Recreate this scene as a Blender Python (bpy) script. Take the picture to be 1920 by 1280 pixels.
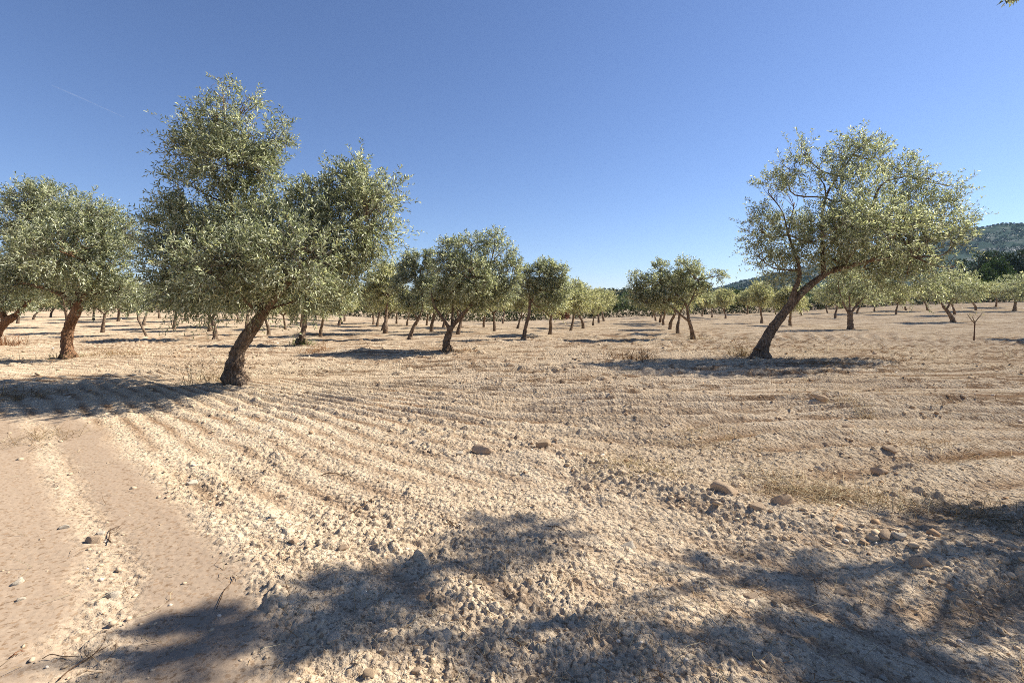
import bpy, math, random
import numpy as np
from mathutils import Vector

# ------------------------------------------------------------------ camera, sky, sun
for o in list(bpy.data.objects):
    bpy.data.objects.remove(o)
SC = bpy.context.scene
COL = SC.collection
F, HX, HY, CH = 900.0, 960.0, 575.0, 1.6          # focal length in photo pixels, principal column, horizon row, eye height
cam_d = bpy.data.cameras.new('camera')
cam = bpy.data.objects.new('camera', cam_d)
COL.objects.link(cam)
cam.location = (0, 0, CH)
cam.rotation_euler = (math.radians(90), 0, 0)
cam_d.sensor_width = 36
cam_d.lens = 36 * F / 1920
cam_d.shift_y = -(640 - HY) / 1920
cam_d.clip_start = 0.05
cam_d.clip_end = 40000
SC.camera = cam

SUNV = Vector((1.10, 0.38, 1.0)).normalized()
SUN_EL = math.asin(SUNV.z)
SUN_AZ = math.atan2(SUNV.x, SUNV.y)
w = bpy.data.worlds.new('World')
SC.world = w
w.use_nodes = True
nt = w.node_tree
bg = nt.nodes['Background']
sky = nt.nodes.new('ShaderNodeTexSky')
sky.sky_type = 'NISHITA'
sky.sun_disc = False
sky.sun_elevation = SUN_EL
sky.sun_rotation = SUN_AZ
sky.altitude = 400
sky.air_density = 1.0
sky.dust_density = 0.15
sky.ozone_density = 4.5
tint = nt.nodes.new('ShaderNodeMix'); tint.data_type = 'RGBA'; tint.blend_type = 'MULTIPLY'; tint.inputs[0].default_value = 1.0
tint.inputs[7].default_value = (0.74, 0.715, 0.80, 1)          # a deeper, slightly violet blue than the model sky
nt.links.new(sky.outputs[0], tint.inputs[6]); nt.links.new(tint.outputs[2], bg.inputs[0])
bg.inputs[1].default_value = 0.082
sd = bpy.data.lights.new('sun', 'SUN')
sd.energy = 5.0
sd.angle = math.radians(0.53)
sd.color = (1.0, 0.94, 0.84)
sun = bpy.data.objects.new('sun', sd)
COL.objects.link(sun)
sun.rotation_euler = SUNV.to_track_quat('Z', 'Y').to_euler()
SC.view_settings.view_transform = 'Standard'
SC.view_settings.look = 'None'
SC.view_settings.exposure = 1.15
SC.view_settings.gamma = 1.0
SC.view_settings.use_curve_mapping = False
SC.render.engine = 'CYCLES'
SC.cycles.use_denoising = False
SC.cycles.filter_width = 0.9
SC.cycles.max_bounces = 5
SC.cycles.diffuse_bounces = 3
SC.cycles.glossy_bounces = 1
SC.cycles.transmission_bounces = 3
SC.cycles.transparent_max_bounces = 4

# ------------------------------------------------------------------ noise
def hsh(ix, iy, seed):
    with np.errstate(over='ignore'):
        h = (ix.astype(np.int64) * 374761393 + iy.astype(np.int64) * 668265263 + int(seed) * 2147483647 % 4294967291)
        h = h.astype(np.uint64) & np.uint64(0xFFFFFFFF)
        h = (h ^ (h >> np.uint64(13))) * np.uint64(1274126177) & np.uint64(0xFFFFFFFF)
        h = (h ^ (h >> np.uint64(16))) * np.uint64(2246822519) & np.uint64(0xFFFFFFFF)
        h = h ^ (h >> np.uint64(15))
    return h.astype(np.float64) / 4294967295.0

def vn(x, y, seed=0):
    ix = np.floor(x); iy = np.floor(y)
    fx = x - ix; fy = y - iy
    fx = fx * fx * (3 - 2 * fx); fy = fy * fy * (3 - 2 * fy)
    ix = ix.astype(np.int64); iy = iy.astype(np.int64)
    a = hsh(ix, iy, seed); b = hsh(ix + 1, iy, seed)
    c = hsh(ix, iy + 1, seed); d = hsh(ix + 1, iy + 1, seed)
    return (a * (1 - fx) + b * fx) * (1 - fy) + (c * (1 - fx) + d * fx) * fy

def fbm(x, y, seed=0, octs=4):
    s = 0; a = 0.5; t = 0
    for i in range(octs):
        s = s + a * vn(x, y, seed + i * 17); t += a
        x = x * 2.03 + 11.3; y = y * 2.03 + 5.7; a *= 0.5
    return s / t

def vn3(p, seed=0):
    z = p[:, 2]; iz = np.floor(z); fz = z - iz; fz = fz * fz * (3 - 2 * fz)
    a = vn(p[:, 0] + iz * 37.17, p[:, 1] + iz * 17.31, seed)
    b = vn(p[:, 0] + (iz + 1) * 37.17, p[:, 1] + (iz + 1) * 17.31, seed)
    return a * (1 - fz) + b * fz

def clods(x, y, cell, dens, seed, rmin=0.28, rmax=0.62, squash=0.8):
    """field of rounded lumps, heights in metres"""
    gx = x / cell; gy = y / cell
    ix = np.floor(gx).astype(np.int64); iy = np.floor(gy).astype(np.int64)
    h = np.zeros_like(x)
    for dx in (-1, 0, 1):
        for dy in (-1, 0, 1):
            jx = ix + dx; jy = iy + dy
            k = hsh(jx, jy, seed)
            cx = jx + hsh(jx, jy, seed + 1); cy = jy + hsh(jx, jy, seed + 2)
            r = rmin + (rmax - rmin) * hsh(jx, jy, seed + 3) ** 2
            an = hsh(jx, jy, seed + 4) * 3.14; ex = 0.6 + 0.8 * hsh(jx, jy, seed + 5)
            ux = gx - cx; uy = gy - cy
            ca, sa = np.cos(an), np.sin(an)
            px = (ux * ca + uy * sa) * ex; py = (-ux * sa + uy * ca) / ex
            d2 = px * px + py * py
            hh = np.sqrt(np.maximum(0, r * r - d2)) * squash
            h = np.maximum(h, np.where(k < dens, hh, 0))
    return h * cell

def sstep(a, b, v):
    t = np.clip((v - a) / (b - a), 0, 1)
    return t * t * (3 - 2 * t)

# ------------------------------------------------------------------ terrain
ZX = np.array([-200, -110, -80, -45, -27, -16, -6, 6, 17, 40, 64, 85, 140, 260])
ZZ = np.array([1.6, 1.2, 0.85, 0.6, 0.25, -0.6, -0.9, -0.55, -0.05, 0.5, 1.6, 2.2, 2.8, 3.2])
_fx = np.linspace(-260, 320, 1161)
_fz = np.interp(_fx, ZX, ZZ)
_k = np.exp(-0.5 * (np.arange(-20, 21) / 8.0) ** 2); _k /= _k.sum()
_fz = np.convolve(np.pad(_fz, 20, mode='edge'), _k, mode='valid')

def macro(x, y):
    x = np.asarray(x, float); y = np.asarray(y, float)
    r = np.clip((y - 16) / 59.0, 0, 1.25) ** 1.25
    return np.interp(x, _fx, _fz) * r

EY = np.array([-2, 1.2, 2.04, 3.03, 4.43, 6.4, 7.5, 9.0]); EX = np.array([-0.9, -0.8, -0.9, -1.6, -3.25, -5.4, -6.9, -9.2])
BX = np.array([0.0, 0.6, 1.67, 2.37, 2.95, 3.9, 5.5]); BY = np.array([5.9, 5.2, 3.95, 3.45, 2.85, 2.35, 1.7])

def track_e(x, y):
    return np.interp(y, EY, EX) - x

def track_mask(x, y):
    e = track_e(x, y) + 0.30 * (fbm(x * 3.1, y * 3.1, 5) - 0.5)
    inn = sstep(-0.12, 0.25, e) * (1 - 0.5 * sstep(0.60, 0.85, e) * (1 - sstep(0.95, 1.25, e)))
    return inn * (1 - sstep(6.6, 7.8, y)) * (1 - sstep(3.0, 4.6, e))

def near_detail(x, y):
    return 1 - sstep(9, 22, y)

TROUGH = {}
def height(x, y, sp=None, keep=False):
    """full ground height; sp = local mesh spacing, finer layers fade where it is too coarse"""
    x = np.asarray(x, float); y = np.asarray(y, float)
    if sp is None:
        sp = np.full_like(x, 0.004)
    h = macro(x, y)
    tm = track_mask(x, y)
    rough = 1 - 0.93 * tm
    h = h + 0.05 * (fbm(x * 0.7, y * 0.9, 21, 3) - 0.5) * 2 * (0.4 + 0.6 * rough)
    h = h + 0.10 * (fbm(x * 0.12, y * 0.42, 23, 3) - 0.5) * 2 * sstep(6, 16, y)
    h = h - 0.012 * tm
    # furrows: curve off the left track, run across the field further out
    wgt = 1 / (1 + np.exp((y + 0.8 * x - 6.6) / 1.1))
    xx = np.clip(x, -9, 2.2)
    u = y + xx * wgt * 0.95 + 0.42 * (fbm(x * 0.42, y * 0.42, 31, 3) - 0.5)
    fs = np.where(y > 0, 0.46, 0.46)
    fur = np.sin(2 * np.pi * u / fs + 0.8 * vn(x * 0.5, y * 2.0, 33))
    if keep:
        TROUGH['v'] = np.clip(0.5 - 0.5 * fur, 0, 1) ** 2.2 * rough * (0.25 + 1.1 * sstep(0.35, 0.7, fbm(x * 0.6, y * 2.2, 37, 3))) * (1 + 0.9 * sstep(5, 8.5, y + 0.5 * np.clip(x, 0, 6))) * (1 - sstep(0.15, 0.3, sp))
    fur2 = np.sin(2 * np.pi * u / 1.75 + 2.0)
    amp = 0.019 * (1 - 0.65 * (1 - sstep(2.6, 4.2, y))) * (0.1 + 1.6 * sstep(0.25, 0.75, fbm(x * 0.55, y * 1.1, 35, 3))) * rough * (1 - sstep(0.15, 0.3, sp))
    amp = amp * (1 + 2.3 * sstep(5.5, 10, y + 0.6 * np.clip(x, 0, 6))) * (1 - 0.7 * sstep(0, 5, -x))
    h = h + amp * fur + 0.010 * fur2 * rough * (1 - sstep(0.5, 0.9, sp))
    # bank of thrown soil that crosses to the lower right
    by = np.interp(x, BX, BY); db = (y - by) * 0.72
    bk = np.exp(-(db / 0.26) ** 2) * sstep(0.2, 1.5, x) * (1 - sstep(4.2, 5.5, x))
    h = h + 0.075 * bk * (0.55 + 0.9 * fbm(x * 2.2, y * 2.2, 41, 3))
    h = h - 0.05 * sstep(0.1, 0.9, -db) * sstep(1.0, 2.2, x) * (1 - sstep(4.2, 5.5, x)) * sstep(0, 2, y)
    h = h + 0.05 * bk * clods(x, y, 1.0, 0.0, 43)
    # hollow with loose lumps beside the small mound
    h = h + 0.07 * np.exp(-((x - 0.32) ** 2 + ((y - 5.0) * 0.9) ** 2) / 0.10) - 0.06 * np.exp(-((x - 0.55) ** 2 + (y - 4.55) ** 2) / 0.07)
    # lumps of soil, several sizes
    patch = 0.25 + 1.15 * sstep(0.32, 0.68, fbm(x * 1.1, y * 1.1, 51, 3))
    patch = patch * (1 + 0.25 * bk + 0.5 * np.exp(-((x - 0.5) ** 2 + (y - 4.8) ** 2) / 0.4))
    wx = x + 0.02 * (vn(x * 14, y * 14, 61) - 0.5); wy = y + 0.02 * (vn(x * 14 + 9, y * 14, 62) - 0.5)
    far_d = sstep(6.5, 10, y)
    for cell, dens, a, sd_ in ((0.36, 0.22 * sstep(10, 14, y), 0.35, 71), (0.15, 0.045 + 0.16 * far_d, 0.5, 81), (0.075, 0.20, 0.62, 91), (0.046, 0.45, 0.72, 95), (0.028, 0.8, 0.9, 101)):
        fade = 1 - sstep(cell * 0.35, cell * 0.9, sp)
        m = fade > 0.01
        if m.any():
            cl = np.zeros_like(h)
            cl[m] = clods(wx[m], wy[m], cell, dens[m] if isinstance(dens, np.ndarray) else dens, sd_)
            r_ = rough if cell > 0.03 else (1 - 0.85 * tm)
            h = h + a * cl * fade * (0.35 + 0.65 * np.clip(patch, 0, 1.6)) * r_
    h = h + 0.016 * (fbm(x * 26, y * 26, 111, 2) - 0.5) * (1 - sstep(0.02, 0.06, sp)) * (1 - 0.75 * tm)
    # coarse broken surface where the lumps cannot be resolved any more
    far = sstep(0.05, 0.12, sp)
    h = h + far * 0.11 * (fbm(x * 1.7, y * 1.7, 121, 2) - 0.5)
    return h

def gz(x, y):
    return float(height(np.array([x]), np.array([y]))[0])

def gm(x, y):
    return float(macro(np.array([x]), np.array([y]))[0])

def ground_at(px, py):
    """where the photo ray through a pixel meets the smooth field"""
    ys = np.concatenate([np.arange(1.2, 20, 0.02), np.arange(20, 130, 0.05)])
    xs = (px - HX) / F * ys
    pz = HY - F * (macro(xs, ys) - CH) / ys
    i = np.argmax(pz <= py)
    if pz[i] > py:
        i = len(ys) - 1
    return float(xs[i]), float(ys[i])

def at(px, py, y):
    return np.array([(px - HX) / F * y, y, CH + (HY - py) / F * y])

# ------------------------------------------------------------------ object helpers
def tag(o, label=None, cat=None, group=None, kind=None):
    if label: o['label'] = label
    if cat: o['category'] = cat
    if group: o['group'] = group
    if kind: o['kind'] = kind
    return o

def mesh_np(name, verts, quads=None, tris=None, mat=None, cols=None, smooth=False, extra=None):
    me = bpy.data.meshes.new(name)
    verts = np.asarray(verts, np.float32)
    nq = 0 if quads is None else len(quads); ntri = 0 if tris is None else len(tris)
    idx = []
    if nq: idx.append(np.asarray(quads, np.int32).ravel())
    if ntri: idx.append(np.asarray(tris, np.int32).ravel())
    idx = np.concatenate(idx)
    tot = np.concatenate([np.full(nq, 4, np.int32), np.full(ntri, 3, np.int32)])
    st = np.concatenate([[0], np.cumsum(tot)[:-1]]).astype(np.int32)
    me.vertices.add(len(verts)); me.vertices.foreach_set('co', verts.ravel())
    me.loops.add(len(idx)); me.loops.foreach_set('vertex_index', idx)
    me.polygons.add(len(tot)); me.polygons.foreach_set('loop_start', st)
    try:
        me.polygons.foreach_set('loop_total', tot)
    except Exception:
        pass
    me.update(calc_edges=True)
    if smooth:
        me.polygons.foreach_set('use_smooth', np.ones(len(tot), bool))
    if cols is not None:
        a = me.attributes.new('Col', 'FLOAT_COLOR', 'POINT')
        c4 = np.ones((len(verts), 4), np.float32); c4[:, :3] = cols
        a.data.foreach_set('color', c4.ravel())
    if extra:
        for k, v in extra.items():
            a = me.attributes.new(k, 'FLOAT', 'POINT'); a.data.foreach_set('value', np.asarray(v, np.float32))
    me.validate()
    if mat: me.materials.append(mat)
    return me

def obj(name, me, parent=None):
    o = bpy.data.objects.new(name, me)
    COL.objects.link(o)
    if parent: o.parent = parent
    return o

def empty(name, loc):
    o = bpy.data.objects.new(name, None)
    COL.objects.link(o)
    o.empty_display_size = 0.2
    o.location = loc
    return o

class MB:
    def __init__(s): s.v = []; s.q = []; s.t = []; s.n = 0; s.c = []
    def add(s, v, q=None, t=None, c=None):
        v = np.asarray(v, float)
        if q is not None and len(q): s.q.append(np.asarray(q) + s.n)
        if t is not None and len(t): s.t.append(np.asarray(t) + s.n)
        s.v.append(v); s.n += len(v)
        if c is not None: s.c.append(np.broadcast_to(np.asarray(c, float), (len(v), 3)))
    def mesh(s, name, mat, smooth=False):
        return mesh_np(name, np.concatenate(s.v), np.concatenate(s.q) if s.q else None, np.concatenate(s.t) if s.t else None,
                       mat, np.concatenate(s.c) if s.c else None, smooth)

def spline(pts, n):
    P = np.asarray(pts, float)
    if len(P) == 2:
        t = np.linspace(0, 1, n)[:, None]
        return P[0] * (1 - t) + P[1] * t
    Q = np.vstack([2 * P[0] - P[1], P, 2 * P[-1] - P[-2]])
    out = []
    ts = np.linspace(0, len(P) - 1, n)
    for t in ts:
        i = min(int(t), len(P) - 2); u = t - i
        a, b, c, d = Q[i], Q[i + 1], Q[i + 2], Q[i + 3]
        out.append(0.5 * (2 * b + (c - a) * u + (2 * a - 5 * b + 4 * c - d) * u * u + (3 * b - a - 3 * c + d) * u ** 3))
    return np.array(out)

def tube(pts, rad, n=12, seg=8, amp=0.0, freq=6.0, seed=0, flute=0.0):
    """tube along a spline; returns verts, quads, tris"""
    C = spline(pts, n)
    rr = np.interp(np.linspace(0, 1, n), np.linspace(0, 1, len(rad)), rad)
    T = np.gradient(C, axis=0); T /= np.linalg.norm(T, axis=1)[:, None] + 1e-9
    ref = np.array([0.31, 0.87, 0.11])
    A = np.cross(T, ref); A /= np.linalg.norm(A, axis=1)[:, None] + 1e-9
    B = np.cross(T, A)
    th = np.linspace(0, 2 * np.pi, seg, endpoint=False)
    V = C[:, None, :] + rr[:, None, None] * (np.cos(th)[None, :, None] * A[:, None, :] + np.sin(th)[None, :, None] * B[:, None, :])
    V = V.reshape(-1, 3)
    if amp > 0:
        nz = (vn3(V * freq, seed) - 0.5) * 1.2 + (vn3(V * freq * 2.7, seed + 3) - 0.5) * 0.7 + (vn3(V * freq * 6.5, seed + 5) - 0.5) * 0.35
        R = V - np.repeat(C, seg, 0)
        tt = np.repeat(np.linspace(0, 1, n), seg); tht = np.tile(th, n)
        fl = flute * (np.sin(tht * 3 + tt * 5 + seed) + 0.6 * np.sin(tht * 5 - tt * 7 + seed * 1.7))
        V = np.repeat(C, seg, 0) + R * (1 + amp * nz * 2 + fl)[:, None]
    q = []
    for i in range(n - 1):
        a = i * seg
        for j in range(seg):
            k = (j + 1) % seg
            q.append((a + j, a + k, a + seg + k, a + seg + j))
    m = (n - 1) * seg
    t = [(m, m + j, m + j + 1) for j in range(1, seg - 1)]
    return V, q, t

# ------------------------------------------------------------------ materials
def new_mat(name):
    m = bpy.data.materials.new(name); m.use_nodes = True
    t = m.node_tree
    for n in list(t.nodes): t.nodes.remove(n)
    return m, t, t.nodes, t.links

def nd(N, kind, **kw):
    n = N.new(kind)
    for k, v in kw.items():
        setattr(n, k, v)
    return n

def mixc(N, L, fac, a, b, mode='MIX'):
    m = N.new('ShaderNodeMix'); m.data_type = 'RGBA'; m.blend_type = mode
    for s, v in ((0, fac), (6, a), (7, b)):
        if isinstance(v, bpy.types.NodeSocket): L.new(v, m.inputs[s])
        elif s == 0: m.inputs[0].default_value = v
        else: m.inputs[s].default_value = (*v, 1)
    return m.outputs[2]

def noise(N, L, vec, scale, det=3, rough=0.55):
    n = N.new('ShaderNodeTexNoise'); n.inputs['Scale'].default_value = scale
    n.inputs['Detail'].default_value = det; n.inputs['Roughness'].default_value = rough
    if vec is not None: L.new(vec, n.inputs['Vector'])
    return n.outputs['Fac']

def ramp(N, L, fac, stops):
    r = N.new('ShaderNodeValToRGB')
    while len(r.color_ramp.elements) < len(stops): r.color_ramp.elements.new(0.5)
    for e, (p, c) in zip(r.color_ramp.elements, stops):
        e.position = p; e.color = (*c, 1) if len(c) == 3 else c
    L.new(fac, r.inputs[0])
    return r.outputs[0]

def math_n(N, L, op, a, b=None):
    m = N.new('ShaderNodeMath'); m.operation = op
    for i, v in enumerate((a, b)):
        if v is None: continue
        if isinstance(v, bpy.types.NodeSocket): L.new(v, m.inputs[i])
        else: m.inputs[i].default_value = v
    return m.outputs[0]

def mat_ground():
    m, t, N, L = new_mat('dry_soil')
    geo = N.new('ShaderNodeNewGeometry')
    P = geo.outputs['Position']
    mp = N.new('ShaderNodeMapping'); L.new(P, mp.inputs[0]); mp.inputs['Scale'].default_value = (0.16, 0.9, 1)
    big = noise(N, L, P, 0.35, 4)
    streak = noise(N, L, mp.outputs[0], 1.0, 5, 0.65)
    c = ramp(N, L, big, [(0.3, (0.55, 0.435, 0.295)), (0.7, (0.66, 0.54, 0.385))])
    st = ramp(N, L, streak, [(0.40, (0, 0, 0)), (0.66, (1, 1, 1))])
    c = mixc(N, L, math_n(N, L, 'MULTIPLY', st, 0.22), c, (0.36, 0.235, 0.14))
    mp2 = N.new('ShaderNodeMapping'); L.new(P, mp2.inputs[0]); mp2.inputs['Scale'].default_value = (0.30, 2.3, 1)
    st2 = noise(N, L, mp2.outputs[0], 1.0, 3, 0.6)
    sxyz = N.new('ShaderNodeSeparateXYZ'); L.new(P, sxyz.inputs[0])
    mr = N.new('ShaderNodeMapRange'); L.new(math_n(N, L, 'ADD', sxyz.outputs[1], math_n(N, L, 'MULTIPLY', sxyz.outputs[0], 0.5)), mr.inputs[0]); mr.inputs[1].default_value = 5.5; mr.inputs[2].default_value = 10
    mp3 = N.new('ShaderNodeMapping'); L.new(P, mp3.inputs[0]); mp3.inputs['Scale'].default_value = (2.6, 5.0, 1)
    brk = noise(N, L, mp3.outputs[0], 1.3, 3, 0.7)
    litter_shade = math_n(N, L, 'MULTIPLY', ramp(N, L, math_n(N, L, 'ADD', math_n(N, L, 'MULTIPLY', st2, 0.58), math_n(N, L, 'MULTIPLY', brk, 0.42)), [(0.51, (0, 0, 0)), (0.56, (0.85, 0.85, 0.85))]), mr.outputs[0])
    c = mixc(N, L, litter_shade, c, (0.17, 0.10, 0.055))  # dark litter streaks, with shade of the gaps between clods painted in
    mid = noise(N, L, P, 6.0, 4, 0.6)
    c = mixc(N, L, ramp(N, L, mid, [(0.45, (0, 0, 0)), (0.75, (0.5, 0.5, 0.5))]), c, (0.40, 0.285, 0.18))
    at_ = N.new('ShaderNodeAttribute'); at_.attribute_name = 'track'
    c = mixc(N, L, math_n(N, L, 'MULTIPLY', at_.outputs['Fac'], 0.95), c, (0.285, 0.214, 0.152))
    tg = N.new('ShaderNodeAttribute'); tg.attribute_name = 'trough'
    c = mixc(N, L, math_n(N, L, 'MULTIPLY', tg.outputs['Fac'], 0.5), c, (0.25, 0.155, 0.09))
    # single pale stones and dark soil crumbs that also paint small shadowed specks
    vo = N.new('ShaderNodeTexVoronoi'); vo.inputs['Scale'].default_value = 60; L.new(P, vo.inputs['Vector'])
    sep = N.new('ShaderNodeSeparateColor'); L.new(vo.outputs['Color'], sep.inputs[0])
    c = mixc(N, L, math_n(N, L, 'MULTIPLY', ramp(N, L, sep.outputs[0], [(0.84, (0, 0, 0)), (0.98, (0.45, 0.45, 0.45))]), math_n(N, L, 'SUBTRACT', 1.0, math_n(N, L, 'MULTIPLY', at_.outputs['Fac'], 0.8))), c, (0.66, 0.55, 0.41))
    c = mixc(N, L, ramp(N, L, sep.outputs[1], [(0.78, (0, 0, 0)), (0.95, (0.6, 0.6, 0.6))]), c, (0.22, 0.14, 0.08))
    # fine dark flecks: plant litter, with shade of small holes painted in
    li = noise(N, L, P, 34, 2, 0.6)
    c = mixc(N, L, ramp(N, L, li, [(0.59, (0, 0, 0)), (0.68, (0.65, 0.65, 0.65))]), c, (0.13, 0.08, 0.045))
    b1 = noise(N, L, P, 55, 3, 0.7); b2 = noise(N, L, P, 190, 2, 0.6); b3 = noise(N, L, P, 9, 4, 0.65)
    vb = N.new('ShaderNodeTexVoronoi'); vb.inputs['Scale'].default_value = 26; L.new(P, vb.inputs['Vector'])
    hsum = math_n(N, L, 'ADD', math_n(N, L, 'MULTIPLY', b1, 0.5), math_n(N, L, 'MULTIPLY', b2, 0.25))
    hsum = math_n(N, L, 'SUBTRACT', hsum, math_n(N, L, 'MULTIPLY', vb.outputs['Distance'], 0.9))
    hsum = math_n(N, L, 'MULTIPLY', hsum, math_n(N, L, 'SUBTRACT', 1.0, math_n(N, L, 'MULTIPLY', at_.outputs['Fac'], 0.82)))
    bm = N.new('ShaderNodeBump'); bm.inputs['Strength'].default_value = 0.8; bm.inputs['Distance'].default_value = 0.03
    L.new(hsum, bm.inputs['Height'])
    bm2 = N.new('ShaderNodeBump'); bm2.inputs['Strength'].default_value = 0.55; bm2.inputs['Distance'].default_value = 0.10
    L.new(math_n(N, L, 'MULTIPLY', b3, math_n(N, L, 'SUBTRACT', 1.0, at_.outputs['Fac'])), bm2.inputs['Height']); L.new(bm.outputs[0], bm2.inputs['Normal'])
    d = N.new('ShaderNodeBsdfDiffuse'); d.inputs['Roughness'].default_value = 0.6
    L.new(c, d.inputs[0]); L.new(bm2.outputs[0], d.inputs['Normal'])
    o = N.new('ShaderNodeOutputMaterial'); L.new(d.outputs[0], o.inputs[0])
    return m

def mat_leaf(name, tint=(1, 1, 1), trans=0.40, spec=0.45):
    m, t, N, L = new_mat(name)
    a = N.new('ShaderNodeAttribute'); a.attribute_name = 'Col'
    c = mixc(N, L, 1.0, a.outputs['Color'], tint, 'MULTIPLY')
    p = N.new('ShaderNodeBsdfPrincipled'); L.new(c, p.inputs['Base Color'])
    p.inputs['Roughness'].default_value = 0.48; p.inputs['Specular IOR Level'].default_value = spec
    tr = N.new('ShaderNodeBsdfTranslucent')
    L.new(mixc(N, L, 1.0, c, (1.12, 1.15, 0.8), 'MULTIPLY'), tr.inputs[0])
    mx = N.new('ShaderNodeMixShader'); mx.inputs[0].default_value = trans
    L.new(p.outputs[0], mx.inputs[1]); L.new(tr.outputs[0], mx.inputs[2])
    o = N.new('ShaderNodeOutputMaterial'); L.new(mx.outputs[0], o.inputs[0])
    return m

def mat_bark(name, ca, cb, cc):
    m, t, N, L = new_mat(name)
    tc = N.new('ShaderNodeTexCoord'); P = tc.outputs['Object']
    mp = N.new('ShaderNodeMapping'); L.new(P, mp.inputs[0]); mp.inputs['Scale'].default_value = (1, 1, 0.28)
    n1 = noise(N, L, mp.outputs[0], 26, 5, 0.7); n2 = noise(N, L, P, 4, 3)
    vo = N.new('ShaderNodeTexVoronoi'); vo.feature = 'DISTANCE_TO_EDGE'; vo.inputs['Scale'].default_value = 17
    L.new(mp.outputs[0], vo.inputs['Vector'])
    c = ramp(N, L, n1, [(0.33, ca), (0.52, cb), (0.70, cc)])
    c = mixc(N, L, ramp(N, L, n2, [(0.45, (0, 0, 0)), (0.7, (0.6, 0.6, 0.6))]), c, cc)
    hs = math_n(N, L, 'ADD', n1, math_n(N, L, 'MULTIPLY', math_n(N, L, 'MINIMUM', vo.outputs[0], 0.15), 3.5))
    b = N.new('ShaderNodeBump'); b.inputs['Strength'].default_value = 1.0; b.inputs['Distance'].default_value = 0.04
    L.new(hs, b.inputs['Height'])
    p = N.new('ShaderNodeBsdfPrincipled'); p.inputs['Roughness'].default_value = 0.9
    p.inputs['Specular IOR Level'].default_value = 0.15
    L.new(c, p.inputs['Base Color']); L.new(b.outputs[0], p.inputs['Normal'])
    o = N.new('ShaderNodeOutputMaterial'); L.new(p.outputs[0], o.inputs[0])
    return m

def mat_stone(name, ca, cb, sc=14):
    m, t, N, L = new_mat(name)
    tc = N.new('ShaderNodeTexCoord'); P = tc.outputs['Object']
    n1 = noise(N, L, P, sc, 5, 0.65); n2 = noise(N, L, P, sc * 6, 3, 0.6)
    c = ramp(N, L, n1, [(0.3, ca), (0.7, cb)])
    b = N.new('ShaderNodeBump'); b.inputs['Strength'].default_value = 0.8; b.inputs['Distance'].default_value = 0.012
    L.new(math_n(N, L, 'ADD', n1, math_n(N, L, 'MULTIPLY', n2, 0.5)), b.inputs['Height'])
    d = N.new('ShaderNodeBsdfDiffuse'); d.inputs['Roughness'].default_value = 0.5
    L.new(c, d.inputs[0]); L.new(b.outputs[0], d.inputs['Normal'])
    o = N.new('ShaderNodeOutputMaterial'); L.new(d.outputs[0], o.inputs[0])
    return m

def mat_col(name, rough=0.85, trans=0.0):
    m, t, N, L = new_mat(name)
    a = N.new('ShaderNodeAttribute'); a.attribute_name = 'Col'
    d = N.new('ShaderNodeBsdfDiffuse'); L.new(a.outputs['Color'], d.inputs[0])
    out = d.outputs[0]
    if trans:
        tr = N.new('ShaderNodeBsdfTranslucent'); L.new(a.outputs['Color'], tr.inputs[0])
        mx = N.new('ShaderNodeMixShader'); mx.inputs[0].default_value = trans
        L.new(out, mx.inputs[1]); L.new(tr.outputs[0], mx.inputs[2]); out = mx.outputs[0]
    o = N.new('ShaderNodeOutputMaterial'); L.new(out, o.inputs[0])
    return m

def mat_hill(name, ca, cb, cc, sc):
    m, t, N, L = new_mat(name)
    geo = N.new('ShaderNodeNewGeometry'); P = geo.outputs['Position']
    n1 = noise(N, L, P, sc, 5, 0.6); n2 = noise(N, L, P, sc * 6, 4, 0.6)
    c = ramp(N, L, n1, [(0.40, ca), (0.52, cb), (0.66, cc)])
    c = mixc(N, L, ramp(N, L, n2, [(0.45, (0, 0, 0)), (0.6, (0.7, 0.7, 0.7))]), c, ca)
    d = N.new('ShaderNodeBsdfDiffuse'); L.new(c, d.inputs[0])
    o = N.new('ShaderNodeOutputMaterial'); L.new(d.outputs[0], o.inputs[0])
    return m

M_GROUND = mat_ground()
M_LEAF = mat_leaf('olive_leaf')
M_LEAF_PINE = mat_leaf('pine_needles', (1, 1, 1), 0.12, 0.08)
M_BARK = mat_bark('olive_bark', (0.045, 0.032, 0.024), (0.17, 0.115, 0.075), (0.36, 0.27, 0.19))
M_BARK_RED = mat_bark('olive_bark_red', (0.055, 0.03, 0.018), (0.22, 0.115, 0.06), (0.34, 0.205, 0.12))
M_STONE = mat_stone('pale_limestone', (0.45, 0.375, 0.275), (0.60, 0.52, 0.41))
M_STONE_TAN = mat_stone('tan_stone', (0.38, 0.27, 0.175), (0.54, 0.41, 0.28))
M_CLOD = mat_stone('soil_clod', (0.36, 0.25, 0.155), (0.50, 0.375, 0.245), 22)
M_DRY = mat_col('dry_stems', trans=0.2)
M_SCRUB = mat_leaf('scrub_leaf', (1, 1, 1), 0.15, 0.05)

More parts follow.
